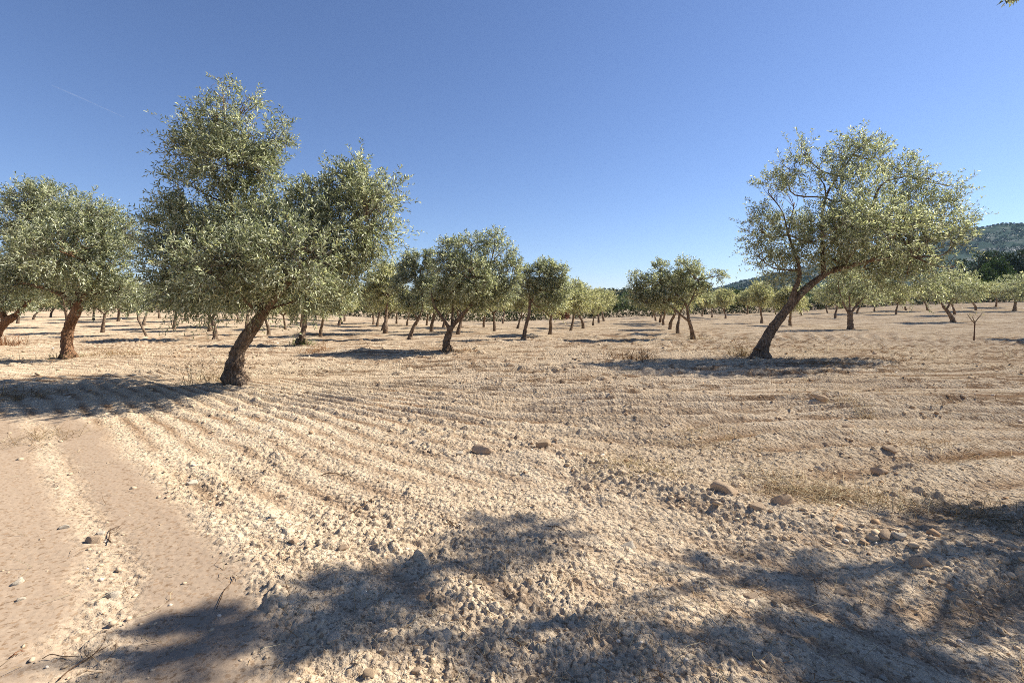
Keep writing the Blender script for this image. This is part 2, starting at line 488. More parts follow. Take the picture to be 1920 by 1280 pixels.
# ------------------------------------------------------------------ ground sheet
def build_ground():
    dth = 0.0025
    th = np.arange(-1.12, 1.12, dth)
    rs = [0.7]
    while rs[-1] < 140:
        r = rs[-1]
        rs.append(r + r * dth * max(1.0, r / 4.5))
    rs = np.array(rs)
    R, T = np.meshgrid(rs, th, indexing='ij')
    x = (R * np.sin(T)).ravel(); y = (R * np.cos(T)).ravel() - 0.0
    sp = (R * dth * np.maximum(1.0, np.sqrt(np.maximum(1, R / 4.5)))).ravel()
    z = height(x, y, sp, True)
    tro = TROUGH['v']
    nr, nth = R.shape
    # closing ring: back part round the camera and far sheet to the horizon
    i = np.arange(nr - 1)[:, None] * nth + np.arange(nth - 1)[None, :]
    q = np.stack([i, i + 1, i + nth + 1, i + nth], -1).reshape(-1, 4)[:, ::-1]
    V = [np.stack([x, y, z], 1)]; Q = [q]; n0 = len(x)
    tr = [track_mask(x, y)]
    # behind the camera (coarser polar fan)
    th2 = np.linspace(1.12 - dth, 2 * np.pi - 1.12, 150)
    rs2 = np.concatenate([[0.7], np.geomspace(0.75, 140, 120)])
    R2, T2 = np.meshgrid(rs2, th2, indexing='ij')
    x2 = (R2 * np.sin(T2)).ravel(); y2 = (R2 * np.cos(T2)).ravel()
    z2 = height(x2, y2, (R2 * 0.05).ravel())
    i = np.arange(len(rs2) - 1)[:, None] * len(th2) + np.arange(len(th2) - 1)[None, :]
    V.append(np.stack([x2, y2, z2], 1)); Q.append(np.stack([i, i + 1, i + len(th2) + 1, i + len(th2)], -1).reshape(-1, 4)[:, ::-1] + n0)
    tr.append(track_mask(x2, y2)); n0 += len(x2)
    # disc under the camera
    rs3 = np.geomspace(0.02, 0.7, 40); th3 = np.linspace(0, 2 * np.pi, 160)
    R3, T3 = np.meshgrid(rs3, th3, indexing='ij')
    x3 = (R3 * np.sin(T3)).ravel(); y3 = (R3 * np.cos(T3)).ravel()
    z3 = height(x3, y3, (R3 * 0 + 0.02).ravel())
    i = np.arange(39)[:, None] * 160 + np.arange(159)[None, :]
    V.append(np.stack([x3, y3, z3], 1)); Q.append(np.stack([i, i + 1, i + 161, i + 160], -1).reshape(-1, 4)[:, ::-1] + n0)
    tr.append(track_mask(x3, y3)); n0 += len(x3)
    # out to the horizon
    rs4 = np.geomspace(139.9, 2600, 30); th4 = np.linspace(0, 2 * np.pi, 181)
    R4, T4 = np.meshgrid(rs4, th4, indexing='ij')
    x4 = (R4 * np.sin(T4)).ravel(); y4 = (R4 * np.cos(T4)).ravel()
    k = 140.0 / R4.ravel()
    z4 = macro(x4 * k, y4 * k) * np.clip(1 - (R4.ravel() - 140) / 900, 0, 1) - 0.05
    i = np.arange(29)[:, None] * 181 + np.arange(180)[None, :]
    V.append(np.stack([x4, y4, z4], 1)); Q.append(np.stack([i, i + 1, i + 182, i + 181], -1).reshape(-1, 4)[:, ::-1] + n0)
    tr.append(np.zeros(len(x4)))
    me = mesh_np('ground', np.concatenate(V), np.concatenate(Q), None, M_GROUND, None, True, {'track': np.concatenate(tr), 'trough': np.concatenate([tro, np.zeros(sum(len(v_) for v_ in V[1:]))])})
    tag(obj('ground', me), 'pale dry ploughed soil of the orchard floor with a smooth track at left', None, None, 'structure')
build_ground()

# ------------------------------------------------------------------ foliage
OLIVE = np.array([(0.13, 0.152, 0.085), (0.25, 0.275, 0.165), (0.39, 0.410, 0.270), (0.60, 0.61, 0.48), (0.50, 0.48, 0.25)])
OLIVE_W = np.array([0.19, 0.28, 0.27, 0.22, 0.05])

def leaf_cards(org, dr, length, rng, K, leaf_l, leaf_w, pal, wts, stem=True, splay=0.75):
    """leafy shoots: org, dr (N,3), length (N,) -> verts, tris, cols"""
    N_ = len(org)
    dr = dr / (np.linalg.norm(dr, axis=1)[:, None] + 1e-9)
    ref = rng.normal(size=(N_, 3)); A = np.cross(dr, ref); A /= np.linalg.norm(A, axis=1)[:, None] + 1e-9
    B = np.cross(dr, A)
    t = (np.arange(K) + 0.5) / K
    t = t[None, :] + rng.uniform(-0.5, 0.5, (N_, K)) / K
    ph = (np.arange(K) * (math.pi / 2) + (np.arange(K) % 2) * math.pi)[None, :] + rng.uniform(-0.5, 0.5, (N_, K))
    side = np.cos(ph)[..., None] * A[:, None, :] + np.sin(ph)[..., None] * B[:, None, :]
    base = org[:, None, :] + dr[:, None, :] * (t * length[:, None])[..., None]
    sag = np.zeros((N_, K, 3)); sag[..., 2] = -0.10 * (t * length[:, None]) ** 2 / 0.3
    base = base + sag
    ld = dr[:, None, :] * rng.uniform(0.45, 0.95, (N_, K))[..., None] + side * splay + rng.normal(scale=0.22, size=(N_, K, 3))
    ld /= np.linalg.norm(ld, axis=2)[..., None] + 1e-9
    nrm = rng.normal(scale=0.75, size=(N_, K, 3)); nrm[..., 2] += 0.9
    wv = np.cross(ld, nrm); wv /= np.linalg.norm(wv, axis=2)[..., None] + 1e-9
    up = np.cross(wv, ld)
    L_ = leaf_l * rng.uniform(0.6, 1.2, (N_, K)) * (1 - 0.35 * np.clip(t - 0.6, 0, 1) / 0.4)
    W_ = leaf_w * rng.uniform(0.75, 1.2, (N_, K))
    L_ = L_[..., None]; W_ = W_[..., None]
    v0 = base
    v2 = base + ld * L_ - up * L_ * 0.12
    m_ = base + ld * L_ * 0.48 + up * L_ * 0.04
    v1 = m_ + wv * W_ * 0.5 + up * W_ * 0.18; v3 = m_ - wv * W_ * 0.5 + up * W_ * 0.18
    V = np.stack([v0, v1, v2, v3], 2).reshape(-1, 3)
    n = N_ * K
    b = np.arange(n)[:, None] * 4
    T = np.concatenate([b + np.array([[0, 1, 2]]), b + np.array([[0, 2, 3]])])
    ci = rng.choice(len(pal), n, p=wts / wts.sum())
    c = pal[ci] * rng.uniform(0.75, 1.25, (n, 1))
    shoot = np.repeat(rng.uniform(0.8, 1.2, (N_, 1)), K, 0)
    c = np.repeat(c * shoot, 4, 0)
    if stem:
        sw = 0.0045
        e = org + dr * length[:, None] * 1.0
        e[:, 2] -= 0.10 * length ** 2 / 0.3
        s0 = org - dr * (length[:, None] * 0.35)
        SV = np.stack([s0 + A * sw, s0 - A * sw, s0 + B * sw, e], 1).reshape(-1, 3)
        sb = np.arange(N_)[:, None] * 4 + len(V)
        ST = np.concatenate([sb + np.array([[0, 1, 3]]), sb + np.array([[1, 2, 3]]), sb + np.array([[2, 0, 3]])])
        V = np.concatenate([V, SV]); T = np.concatenate([T, ST])
        c = np.concatenate([c, np.broadcast_to(np.array([[0.16, 0.125, 0.085]]), (len(SV), 3))])
    return V, T, c

def shoots_in(blobs, n, rng, inner=0.25, seed=0, gap=0.36, gf=1.6, up=0.55, shrink=0.12):
    """shoot origins and directions spread through the ellipsoids (cx,cy,cz,rx,ry,rz,weight)"""
    B = np.asarray(blobs, float)
    wt = (B[:, 3] * B[:, 4] * B[:, 5]) ** 0.72 * B[:, 6]
    m = int(n * 1.7)
    k = rng.choice(len(B), m, p=wt / wt.sum())
    d = rng.normal(size=(m, 3)); d /= np.linalg.norm(d, axis=1)[:, None]
    r = (inner ** 3 + (1 - inner ** 3) * rng.uniform(0, 1, m)) ** (1 / 3.0)
    r *= rng.uniform(0.9, 1.12, m)
    b = B[k]
    rad = np.maximum(b[:, 3:6] - shrink, b[:, 3:6] * 0.55)
    p = b[:, :3] + d * r[:, None] * rad
    g = vn3(p * gf + 7.7, seed)
    keep = g > gap * rng.uniform(0.6, 1.25, m)
    p = p[keep][:n]; d = d[keep][:n]
    dr = d * 0.75 + rng.normal(scale=0.45, size=d.shape)
    dr[:, 2] += up * np.where(d[:, 2] > -0.2, 1.0, 0.15)
    return p, dr

def crown_mesh(name, blobs, n, rng, K=14, leaf_l=0.085, leaf_w=0.02, ln=(0.2, 0.42), pal=OLIVE, wts=OLIVE_W, gap=0.36, seed=0, mat=None, sprigs=0.06, up=0.55, gf=1.6):
    p, dr = shoots_in(blobs, n, rng, seed=seed, gap=gap, up=up, gf=gf)
    le = rng.uniform(ln[0], ln[1], len(p))
    # a few long upright sprigs break the outline
    s = rng.uniform(0, 1, len(p)) < sprigs
    le[s] *= 1.7; dr[s, 2] += 0.8
    V, T, c = leaf_cards(p, dr, le, rng, K, leaf_l, leaf_w, pal, wts)
    return mesh_np(name, V, None, T, mat or M_LEAF, c)

def branches_for(mb, starts, blobs, rng, r0=0.035, sub=5):
    """limbs from the nearest fork into each foliage mass, with finer branches inside it"""
    S = np.asarray(starts, float)
    for b in blobs:
        c = np.array(b[:3]); rr = np.array(b[3:6])
        sc = np.linalg.norm(S - c, axis=1) + 2.2 * np.maximum(0, S[:, 2] - c[2])
        s = S[np.argmin(sc)]
        mid = (s + c) / 2 + rng.normal(scale=0.10, size=3) * np.linalg.norm(c - s); mid[2] -= 0.06
        v, q, t = tube([s, mid, c], [r0, r0 * 0.75, r0 * 0.4], 8, 6, 0.12, 9, int(rng.integers(1e6)))
        mb.add(v, q, t)
        for _ in range(sub):
            d = rng.normal(size=3); d[2] = abs(d[2]) * 0.9 + 0.1; d /= np.linalg.norm(d)
            e = c + d * rr * 0.9
            st = c + (mid - c) * rng.uniform(0, 0.6)
            m2 = (st + e) / 2 + rng.normal(scale=0.08, size=3)
            v, q, t = tube([st, m2, e], [r0 * 0.36, r0 * 0.24, r0 * 0.1], 6, 4)
            mb.add(v, q, t)

def rock(seed, sub=3, angular=0.35, squash=(1, 0.8, 0.6)):
    import bmesh
    rng = np.random.default_rng(seed)
    bm = bmesh.new(); bmesh.ops.create_icosphere(bm, subdivisions=sub, radius=1.0)
    V = np.array([v.co[:] for v in bm.verts]); T = np.array([[v.index for v in f.verts] for f in bm.faces]); bm.free()
    for _ in range(9):            # chip flat faces off
        n = rng.normal(size=3); n /= np.linalg.norm(n); c = rng.uniform(0.42, 0.8)
        d = V @ n; V = V - np.maximum(0, d - c)[:, None] * n
    V = V * (1 + angular * 0.5 * (vn3(V * 1.6 + seed, seed) - 0.5)[:, None] + 0.12 * (vn3(V * 5 + seed, seed + 1) - 0.5)[:, None])
    return V * np.array(squash), T

def px_tree(name, base_px, trunk_px, trunk_r, limbs_px, blobs_px, n, seed, label, group=None, K=14, leaf_l=0.085, leaf_w=0.02,
            bark=None, depth=0.95, gap=0.36, ln=(0.2, 0.42), pal=OLIVE, wts=OLIVE_W, base=None, seg=20, tw=0.05, r0=0.035, sprigs=0.06, gf=1.6, sub=5, stretch=1.0, knots=()):
    """an olive tree whose trunk, limbs and foliage masses were read off the photograph; stands at the ground point below base_px"""
    rng = np.random.default_rng(seed)
    x0, y0 = ground_at(*base_px)
    k = y0 / F
    z0 = gm(x0, y0)
    org = np.array([x0, y0, z0])
    root = empty(name, org)
    tag(root, label, 'tree', group)
    def P(px, py, dy=0.0):
        p = at(px, py, y0 + dy); return p - org
    bl = []
    for b in blobs_px:
        px, py, rx, ry = b[:4]
        dy = b[4] if len(b) > 4 else rng.uniform(-0.45, 0.45) * rx * k
        wgt = b[5] if len(b) > 5 else 1.0
        c = P(px, py, dy)
        kk = (y0 + dy) / F
        bl.append((c[0], c[1], c[2], rx * kk, max(0.8 * rx, 0.6 * ry) * kk * depth * stretch, ry * kk, wgt))
    tp = [P(*q[:2], (q[2] if len(q) > 2 else 0)) for q in trunk_px]
    tp[0] = np.array([tp[0][0], tp[0][1], -0.12])
    mb = MB()
    v, q, t = tube(tp, [r * k * 0.64 for r in trunk_r], 70, seg + 12, tw * 2.4, 7.5, seed, tw * 1.5)
    # flared, knotted foot
    hh = np.clip(1 - (v[:, 2]) / (0.4 if y0 < 18 else 0.25), 0, 1.3) ** 2
    ctr = tp[0][:2]
    ang = np.arctan2(v[:, 1] - ctr[1], v[:, 0] - ctr[0])
    fl = 1 + hh * (0.34 + 0.26 * np.sin(ang * 4 + seed) + 0.16 * np.sin(ang * 7 + 2 * seed))
    v[:, :2] = ctr + (v[:, :2] - ctr) * fl[:, None]
    mb.add(v, q, t)
    for i, (px, py, rp) in enumerate(knots):
        kv, kt = rock(seed * 7 + i, 3, 0.9, (1, 1, 1.15))
        kv = kv * (1 + 0.35 * (vn3(kv * 3.5, seed + i) - 0.5))[:, None] * rp * k
        mb.add(kv + P(px, py, -0.25 * rp * k), None, kt)
    bark = bark or M_BARK
    tr = obj('trunk', mb.mesh('trunk', bark, True), root)
    starts = [tp[-1]]
    for lp, lr in limbs_px:
        pp = [P(*q[:2], (q[2] if len(q) > 2 else 0)) for q in lp]
        m2 = MB()
        v, q, t = tube(pp, [r * k * 0.66 for r in lr], 16, 10, 0.10, 7, seed + len(starts), 0.03)
        m2.add(v, q, t)
        obj('limb', m2.mesh('limb', bark, True), tr)
        starts += [pp[-1], (pp[-1] + pp[-2]) / 2, pp[-2]]
    m3 = MB()
    branches_for(m3, starts, bl, rng, r0, sub)
    obj('branches', m3.mesh('branches', bark, True), tr)
    obj('crown', crown_mesh('crown', bl, n, rng, K, leaf_l, leaf_w, ln, pal, wts, gap, seed, sprigs=sprigs, gf=gf), root)
    return root

GRP = 'olive trees standing in the orchard'
px_tree('olive_tree', (443, 718), [(445, 724), (440, 695), (449, 655), (474, 612), (497, 582)], [27, 24, 19, 17, 14],
        [([(494, 586), (478, 520, 0.1), (440, 420, 0.2), (425, 290, 0.1)], [10, 8, 5, 2.5]),
         ([(497, 584), (540, 530, -0.3), (610, 460, -0.4), (680, 390, 0)], [10, 8, 5, 2.5]),
         ([(490, 588), (440, 545, -0.4), (380, 500, -0.7), (320, 460, -0.6)], [8, 6, 4, 2.5]),
         ([(497, 584), (520, 540, 0.8), (510, 480, 1.4)], [8, 6, 3])],
        [(418, 175, 20, 34, 0, 0.9), (460, 200, 34, 36), (405, 215, 38, 34), (385, 255, 55, 40), (470, 250, 60, 48), (515, 262, 34, 30), (350, 300, 42, 48), (430, 310, 80, 50),
         (350, 345, 40, 36), (488, 320, 46, 46), (430, 400, 120, 70), (548, 398, 55, 50), (632, 352, 34, 32), (685, 345, 48, 48, 0, 1.8), (715, 365, 42, 55, 0.1, 2.0), (700, 425, 46, 62, 0, 2.2), (635, 440, 75, 80, -0.2, 1.6), (590, 372, 40, 40, 0, 1.0), (690, 400, 50, 60, -0.5, 1.8),
         (540, 470, 110, 85, -0.5), (420, 480, 115, 85, -0.3), (330, 430, 55, 60), (300, 445, 30, 36), (312, 500, 46, 54), (370, 545, 85, 45), (470, 555, 75, 40), (560, 545, 70, 45),
         (640, 510, 55, 42), (480, 460, 110, 80, 1.3), (420, 500, 100, 70, -1.5), (560, 480, 90, 70, -1.5), (400, 290, 50, 45, 0.5)],
        4400, 11, 'tall leaning olive tree with high spire of foliage, nearest tree at left', GRP, K=18, leaf_l=0.115, leaf_w=0.024, ln=(0.28, 0.6), gap=0.42, r0=0.024, sprigs=0.08, tw=0.06, knots=[(433, 700, 14), (449, 711, 13), (438, 686, 12), (446, 668, 9), (449, 697, 10)])

px_tree('olive_tree', (1425, 672), [(1421, 677), (1434, 640), (1462, 597), (1505, 548), (1548, 514), (1580, 498)], [25, 14.5, 12, 10, 7.5, 5.5],
        [([(1478, 580), (1490, 545), (1499, 505), (1478, 440)], [9, 7, 5, 2.5]),
         ([(1545, 516), (1542, 450, 0.3), (1548, 370, 0.4), (1600, 290, 0.2)], [7, 5, 3.4, 1.8]),
         ([(1562, 508), (1630, 489, -0.3), (1710, 480, -0.5)], [7, 5, 3]),
         ([(1578, 499), (1625, 430), (1650, 350), (1700, 330)], [7, 5, 3, 1.6])],
        [(1605, 274, 32, 24), (1642, 295, 42, 32), (1585, 303, 38, 32), (1502, 285, 22, 28), (1480, 315, 32, 28), (1530, 325, 42, 38), (1700, 330, 44, 38), (1745, 335, 36, 34), (1785, 350, 26, 16, 0, 0.7),
         (1440, 360, 36, 34), (1490, 380, 55, 45), (1590, 365, 80, 55), (1690, 385, 70, 52), (1770, 400, 46, 42), (1800, 440, 26, 40), (1420, 430, 44, 40), (1480, 445, 60, 52), (1570, 445, 75, 55),
         (1660, 455, 85, 52), (1740, 470, 65, 50), (1790, 500, 36, 36), (1420, 480, 30, 30), (1470, 505, 48, 34), (1630, 505, 70, 36), (1700, 520, 75, 38), (1580, 420, 80, 55, -1.4), (1680, 440, 85, 55, -1.6), (1520, 450, 60, 50, 1.0), (1640, 400, 70, 50, 1.2)],
        2800, 12, 'large olive tree with long diagonal trunk leaning right, at right', GRP, K=18, leaf_l=0.13, leaf_w=0.028, gap=0.45, ln=(0.32, 0.7), sprigs=0.10, gf=1.1, r0=0.027, tw=0.05, knots=[(1415, 668, 12), (1430, 664, 13), (1434, 645, 10), (1424, 652, 11)])

px_tree('olive_tree', (130, 672), [(131, 677), (125, 645), (128, 618), (141, 588), (152, 564)], [18, 14, 13, 13, 12],
        [([(142, 580), (122, 556), (85, 541), (40, 530)], [9, 7, 5, 3]),
         ([(150, 566), (180, 530), (200, 470)], [8, 6, 3]),
         ([(150, 566), (140, 510, 0.5), (110, 430, 0.4)], [8, 6, 3])],
        [(50, 372, 40, 24), (95, 378, 55, 30), (35, 405, 36, 36), (85, 430, 75, 52), (165, 405, 50, 30), (210, 435, 45, 36), (245, 440, 24, 26), (150, 460, 80, 56), (50, 470, 52, 46), (70, 515, 60, 36), (205, 500, 52, 50), (140, 520, 70, 36),
         (225, 545, 36, 28), (175, 550, 46, 20), (20, 540, 36, 26), (120, 450, 80, 60, 1.4), (110, 470, 80, 60, -1.4)],
        2900, 13, 'round olive tree with reddish brown curved trunk, at far left', GRP, K=16, leaf_l=0.13, leaf_w=0.028, bark=M_BARK_RED, gap=0.38, ln=(0.3, 0.6), r0=0.026)

px_tree('olive_tree', (-12, 650), [(-14, 652), (-8, 628), (8, 606), (30, 592)], [15, 12, 11, 9],
        [([(25, 595), (45, 575), (60, 560)], [7, 5, 3]), ([(10, 605), (0, 570), (-10, 520)], [8, 6, 3])],
        [(8, 480, 36, 32), (-40, 490, 55, 45), (25, 520, 34, 34), (-50, 545, 60, 36), (15, 560, 40, 26), (45, 565, 28, 20)],
        1300, 14, 'olive tree cut by the left picture edge, its trunk bending right', GRP, K=11, leaf_l=0.135, leaf_w=0.036, bark=M_BARK_RED)

px_tree('olive_tree', (843, 660), [(843, 662), (837, 642), (843, 622), (847, 611)], [11.5, 10, 9, 8],
        [([(844, 618), (828, 594), (815, 574), (808, 545)], [5.2, 4.4, 3.6, 2]),
         ([(848, 612), (866, 591), (886, 566), (893, 525)], [6.5, 5.6, 4.4, 2]),
         ([(847, 612, 0.1), (849, 575, 0.5), (850, 520, 0.5)], [4, 3.2, 2])],
        [(853, 468, 34, 24), (885, 460, 38, 24), (930, 448, 24, 16), (838, 500, 28, 30), (880, 500, 44, 36), (932, 480, 36, 34), (955, 505, 26, 36), (850, 545, 40, 30), (900, 545, 40, 32), (825, 560, 22, 18), (940, 545, 30, 28), (890, 575, 26, 14), (880, 520, 50, 40, 0.9), (880, 520, 50, 40, -0.9)],
        2100, 15, 'olive tree with forked Y-shaped trunk at the centre of the orchard', GRP, K=12, leaf_l=0.125, leaf_w=0.032, gap=0.32, knots=[(838, 645, 7), (848, 655, 6.5), (841, 634, 6)])

px_tree('olive_tree', (982, 636), [(981, 638), (985, 616), (992, 588), (994, 562)], [7, 5, 4.6, 4],
        [([(993, 570), (1010, 545), (1040, 520)], [3, 2.4, 1.4]), ([(994, 565), (990, 540), (985, 515)], [3, 2, 1.2])],
        [(1025, 500, 22, 14), (1045, 512, 22, 20), (1010, 515, 24, 22), (1050, 540, 24, 24), (1015, 545, 34, 24), (980, 515, 18, 18), (985, 545, 26, 26), (1035, 565, 28, 16)],
        1300, 16, 'olive tree with slim upright trunk and crown swept right, right of the forked tree', GRP, K=10, leaf_l=0.15, leaf_w=0.042, gap=0.30)

px_tree('olive_tree', (768, 635), [(767, 637), (775, 615), (786, 595)], [6.5, 5, 4.4],
        [([(784, 599), (773, 582), (764, 560)], [2.6, 2, 1.2]), ([(786, 596), (792, 575), (790, 530)], [3.6, 2.8, 1.5])],
        [(775, 485, 22, 14), (803, 482, 12, 14), (765, 505, 20, 18), (800, 512, 24, 26), (755, 538, 26, 24), (795, 545, 30, 26), (742, 548, 14, 16), (775, 568, 34, 14)],
        1250, 17, 'olive tree with slanting trunk just left of the forked tree', GRP, K=10, leaf_l=0.15, leaf_w=0.042, gap=0.30)

px_tree('olive_tree', (1299, 638), [(1301, 640), (1297, 617), (1290, 596)], [8, 5.5, 4.8],
        [([(1294, 604), (1280, 593), (1262, 578), (1235, 560)], [3.6, 3, 2.4, 1.4]), ([(1291, 598), (1288, 576), (1276, 558), (1240, 530)], [4, 3.4, 2.4, 1.2]), ([(1288, 578), (1300, 555), (1310, 525)], [2.4, 2, 1])],
        [(1198, 520, 20, 18), (1240, 503, 20, 14), (1222, 535, 34, 26), (1288, 500, 26, 16), (1300, 522, 32, 24), (1348, 517, 17, 9, 0, 0.7), (1265, 535, 34, 24), (1190, 548, 16, 16), (1310, 550, 30, 20), (1250, 562, 40, 15), (1210, 565, 24, 12)],
        1300, 18, 'spreading olive tree with curved dark trunk between centre and big right tree', GRP, K=10, leaf_l=0.15, leaf_w=0.042, gap=0.38)

px_tree('olive_tree', (568, 648), [(566, 650), (566, 632), (571, 608), (570, 584)], [10, 8, 6, 5.5],
        [([(570, 588), (585, 570), (605, 555)], [3.6, 3, 1.6]), ([(570, 588), (560, 570), (550, 560)], [3.4, 2.4, 1.4])],
        [(590, 520, 45, 34), (625, 510, 36, 36), (570, 555, 50, 26), (635, 555, 28, 30), (605, 565, 40, 22), (540, 540, 40, 30)],
        1400, 19, 'olive tree with knobbly upright trunk just right of the tall leaning tree', GRP, K=10, leaf_l=0.145, leaf_w=0.04, knots=[(561, 641, 7), (572, 640, 6), (566, 628, 6)])

px_tree('olive_tree', (403, 637), [(404, 639), (402, 615), (397, 596)], [7, 5.5, 5],
        [([(397, 598), (386, 584), (375, 572)], [4, 3, 1.6]), ([(398, 598), (405, 580), (408, 560)], [3.8, 3, 1.6])],
        [(370, 535, 46, 34), (425, 540, 46, 30), (340, 560, 30, 20), (395, 560, 44, 20), (400, 510, 40, 30)],
        1200, 20, 'olive tree with dark forked trunk left of the tall leaning tree', GRP, K=10, leaf_l=0.15, leaf_w=0.042)

px_tree('olive_tree', (1597, 618), [(1596, 620), (1594, 600), (1593, 583)], [8, 6.8, 6.5],
        [([(1591, 586), (1583, 573), (1578, 560)], [3.2, 2.6, 1.8]), ([(1593, 584), (1593, 570), (1592, 555)], [3.2, 2.4, 1.5]), ([(1596, 586), (1608, 570), (1622, 556)], [3.4, 2.8, 1.6])],
        [(1560, 550, 38, 20), (1600, 535, 46, 26), (1645, 548, 36, 22), (1575, 520, 30, 22), (1625, 525, 34, 22), (1610, 560, 50, 13)],
        1150, 21, 'low olive tree with stout trunk splitting three ways, behind the big right tree', GRP, K=9, leaf_l=0.17, leaf_w=0.05)

px_tree('olive_tree', (1788, 604), [(1791, 606), (1780, 589), (1769, 574)], [6.5, 4.6, 4],
        [([(1774, 581), (1783, 566), (1790, 552)], [2.8, 2.2, 1.2]), ([(1770, 576), (1760, 562), (1750, 552)], [2.6, 2, 1.2])],
        [(1790, 525, 40, 22), (1768, 548, 40, 16), (1822, 545, 26, 20), (1748, 540, 20, 18), (1800, 556, 40, 11)],
        1150, 22, 'olive tree with trunk leaning left, beyond the bare sapling at right', GRP, K=9, leaf_l=0.17, leaf_w=0.05)

px_tree('olive_tree', (1902, 583), [(1902, 584), (1903, 572), (1906, 560)], [5, 3, 2.6],
        [([(1905, 564), (1898, 552), (1890, 545)], [1.8, 1.4, 0.8])],
        [(1900, 532, 30, 18), (1925, 530, 26, 20), (1880, 548, 24, 14), (1915, 552, 36, 12)],
        900, 23, 'pale green olive tree at the right picture edge below the pines', GRP, K=8, leaf_l=0.2, leaf_w=0.06)

# ------------------------------------------------------------------ further olive trees: a few grown forms, copied
def proto_tree(seed, lean, fork, spread, hgt):
    rng = np.random.default_rng(seed)
    top = np.array([lean[0], lean[1], 1.25 + rng.uniform(-0.1, 0.2)])
    tp = [np.array([0, 0, -0.1]), np.array([lean[0] * 0.15 + rng.normal(scale=0.04), lean[1] * 0.2, 0.45]), np.array([lean[0] * 0.6, lean[1] * 0.6, 0.9]), top]
    mb = MB()
    v, q, t = tube(tp, [0.15, 0.105, 0.085, 0.07], 18, 10, 0.14, 5, seed, 0.05)
    mb.add(v, q, t)
    starts = [top]
    for i in range(fork):
        a = 2 * math.pi * (i + rng.uniform(-0.2, 0.2)) / fork
        e = top + np.array([math.cos(a) * 0.75 * spread, math.sin(a) * 0.75 * spread, 0.75])
        v, q, t = tube([top - np.array([0, 0, 0.1]), (top + e) / 2 + np.array([0, 0, -0.1]), e], [0.055, 0.045, 0.025], 8, 7, 0.1, 7, seed + i)
        mb.add(v, q, t); starts.append(e)
    bl = []
    cz = 1.7 + (hgt - 1.7) * 0.42
    for i in range(9):
        a = 2 * math.pi * i / 6.5 + rng.uniform(-0.3, 0.3); rad = spread * rng.uniform(0.45, 1.05)
        bl.append((top[0] + math.cos(a) * rad, top[1] + math.sin(a) * rad, cz + rng.uniform(-0.55, 0.45), rng.uniform(0.6, 0.95), rng.uniform(0.6, 0.95), rng.uniform(0.5, 0.8), 1))
    for i in range(4):
        bl.append((top[0] + rng.normal(scale=0.35) * spread, top[1] + rng.normal(scale=0.35) * spread, hgt - rng.uniform(0.5, 1.0), rng.uniform(0.5, 0.8), rng.uniform(0.5, 0.8), rng.uniform(0.4, 0.65), 1))
    m3 = MB()
    branches_for(m3, starts, bl, rng, 0.028, 2)
    mb.add(np.concatenate(m3.v), np.concatenate(m3.q), np.concatenate(m3.t))
    return mb.mesh('trunk', M_BARK, True), crown_mesh('crown', bl, 950, rng, 9, 0.17, 0.052, (0.25, 0.5), OLIVE * np.array([1.12, 1.05, 0.9]), OLIVE_W, 0.30, seed)

PROTO = [proto_tree(100 + i, l, f, s, h) for i, (l, f, s, h) in enumerate([
    ((0.15, 0.1), 3, 1.05, 3.7), ((-0.35, 0.1), 2, 1.1, 3.6), ((0.4, -0.1), 3, 1.0, 3.9), ((0.0, 0.2), 2, 1.2, 3.5), ((-0.2, -0.2), 3, 0.95, 4.0), ((0.3, 0.3), 2, 1.15, 3.7), ((-0.5, 0.0), 3, 1.05, 3.8), ((0.2, 0.0), 2, 0.8, 4.3), ((0.1, -0.3), 4, 1.35, 3.3), ((-0.3, 0.3), 3, 0.75, 3.2), ((0.6, 0.1), 2, 1.0, 4.0)])]

LAND = [(-400, 'left edge'), (130, 'reddish curved trunk'), (443, 'tall leaning tree'), (843, 'forked centre tree'), (982, 'slim upright trunk'), (1299, 'curved dark trunk'), (1425, 'big right tree'), (1788, 'left-leaning tree'), (2400, 'right edge')]
FAR = [(33, 606), (126, 613), (175, 600), (192, 625), (221, 604), (260, 600), (268, 611), (326, 617), (347, 604), (393, 621), (447, 603), (463, 615),
       (504, 628), (535, 618), (545, 598), (565, 613), (601, 631), (591, 600), (636, 610), (641, 607), (646, 602), (700, 609), (707, 613), (717, 619), (723, 626),
       (744, 607), (763, 611), (809, 621), (800, 610), (831, 613), (858, 626), (864, 615), (907, 613), (927, 621), (943, 607), (970, 616), (1031, 628), (1070, 619),
       (1094, 614), (1112, 610), (1123, 605), (1133, 602), (1223, 596), (1230, 602), (1237, 606), (1244, 609), (1256, 617), (1271, 625), (1317, 594), (1335, 595), (1360, 598),
       (1401, 589), (1428, 605), (1482, 611), (1503, 593), (1552, 587), (1566, 596), (1607, 588), (1680, 589), (1699, 581), (1790, 591), (1867, 576), (12, 597), (62, 600), (95, 594), (150, 594), (240, 594), (300, 597), (372, 595), (420, 597), (490, 600), (1455, 590), (1640, 584), (1740, 582), (1830, 582)]
ORD = ['first', 'second', 'third', 'fourth', 'fifth', 'sixth', 'seventh', 'eighth', 'ninth', 'tenth', 'eleventh', 'twelfth', 'thirteenth', 'fourteenth', 'fifteenth', 'sixteenth', 'seventeenth', 'eighteenth', 'nineteenth', 'twentieth', 'twenty-first', 'twenty-second']
cnt = {}
rf = random.Random(5)
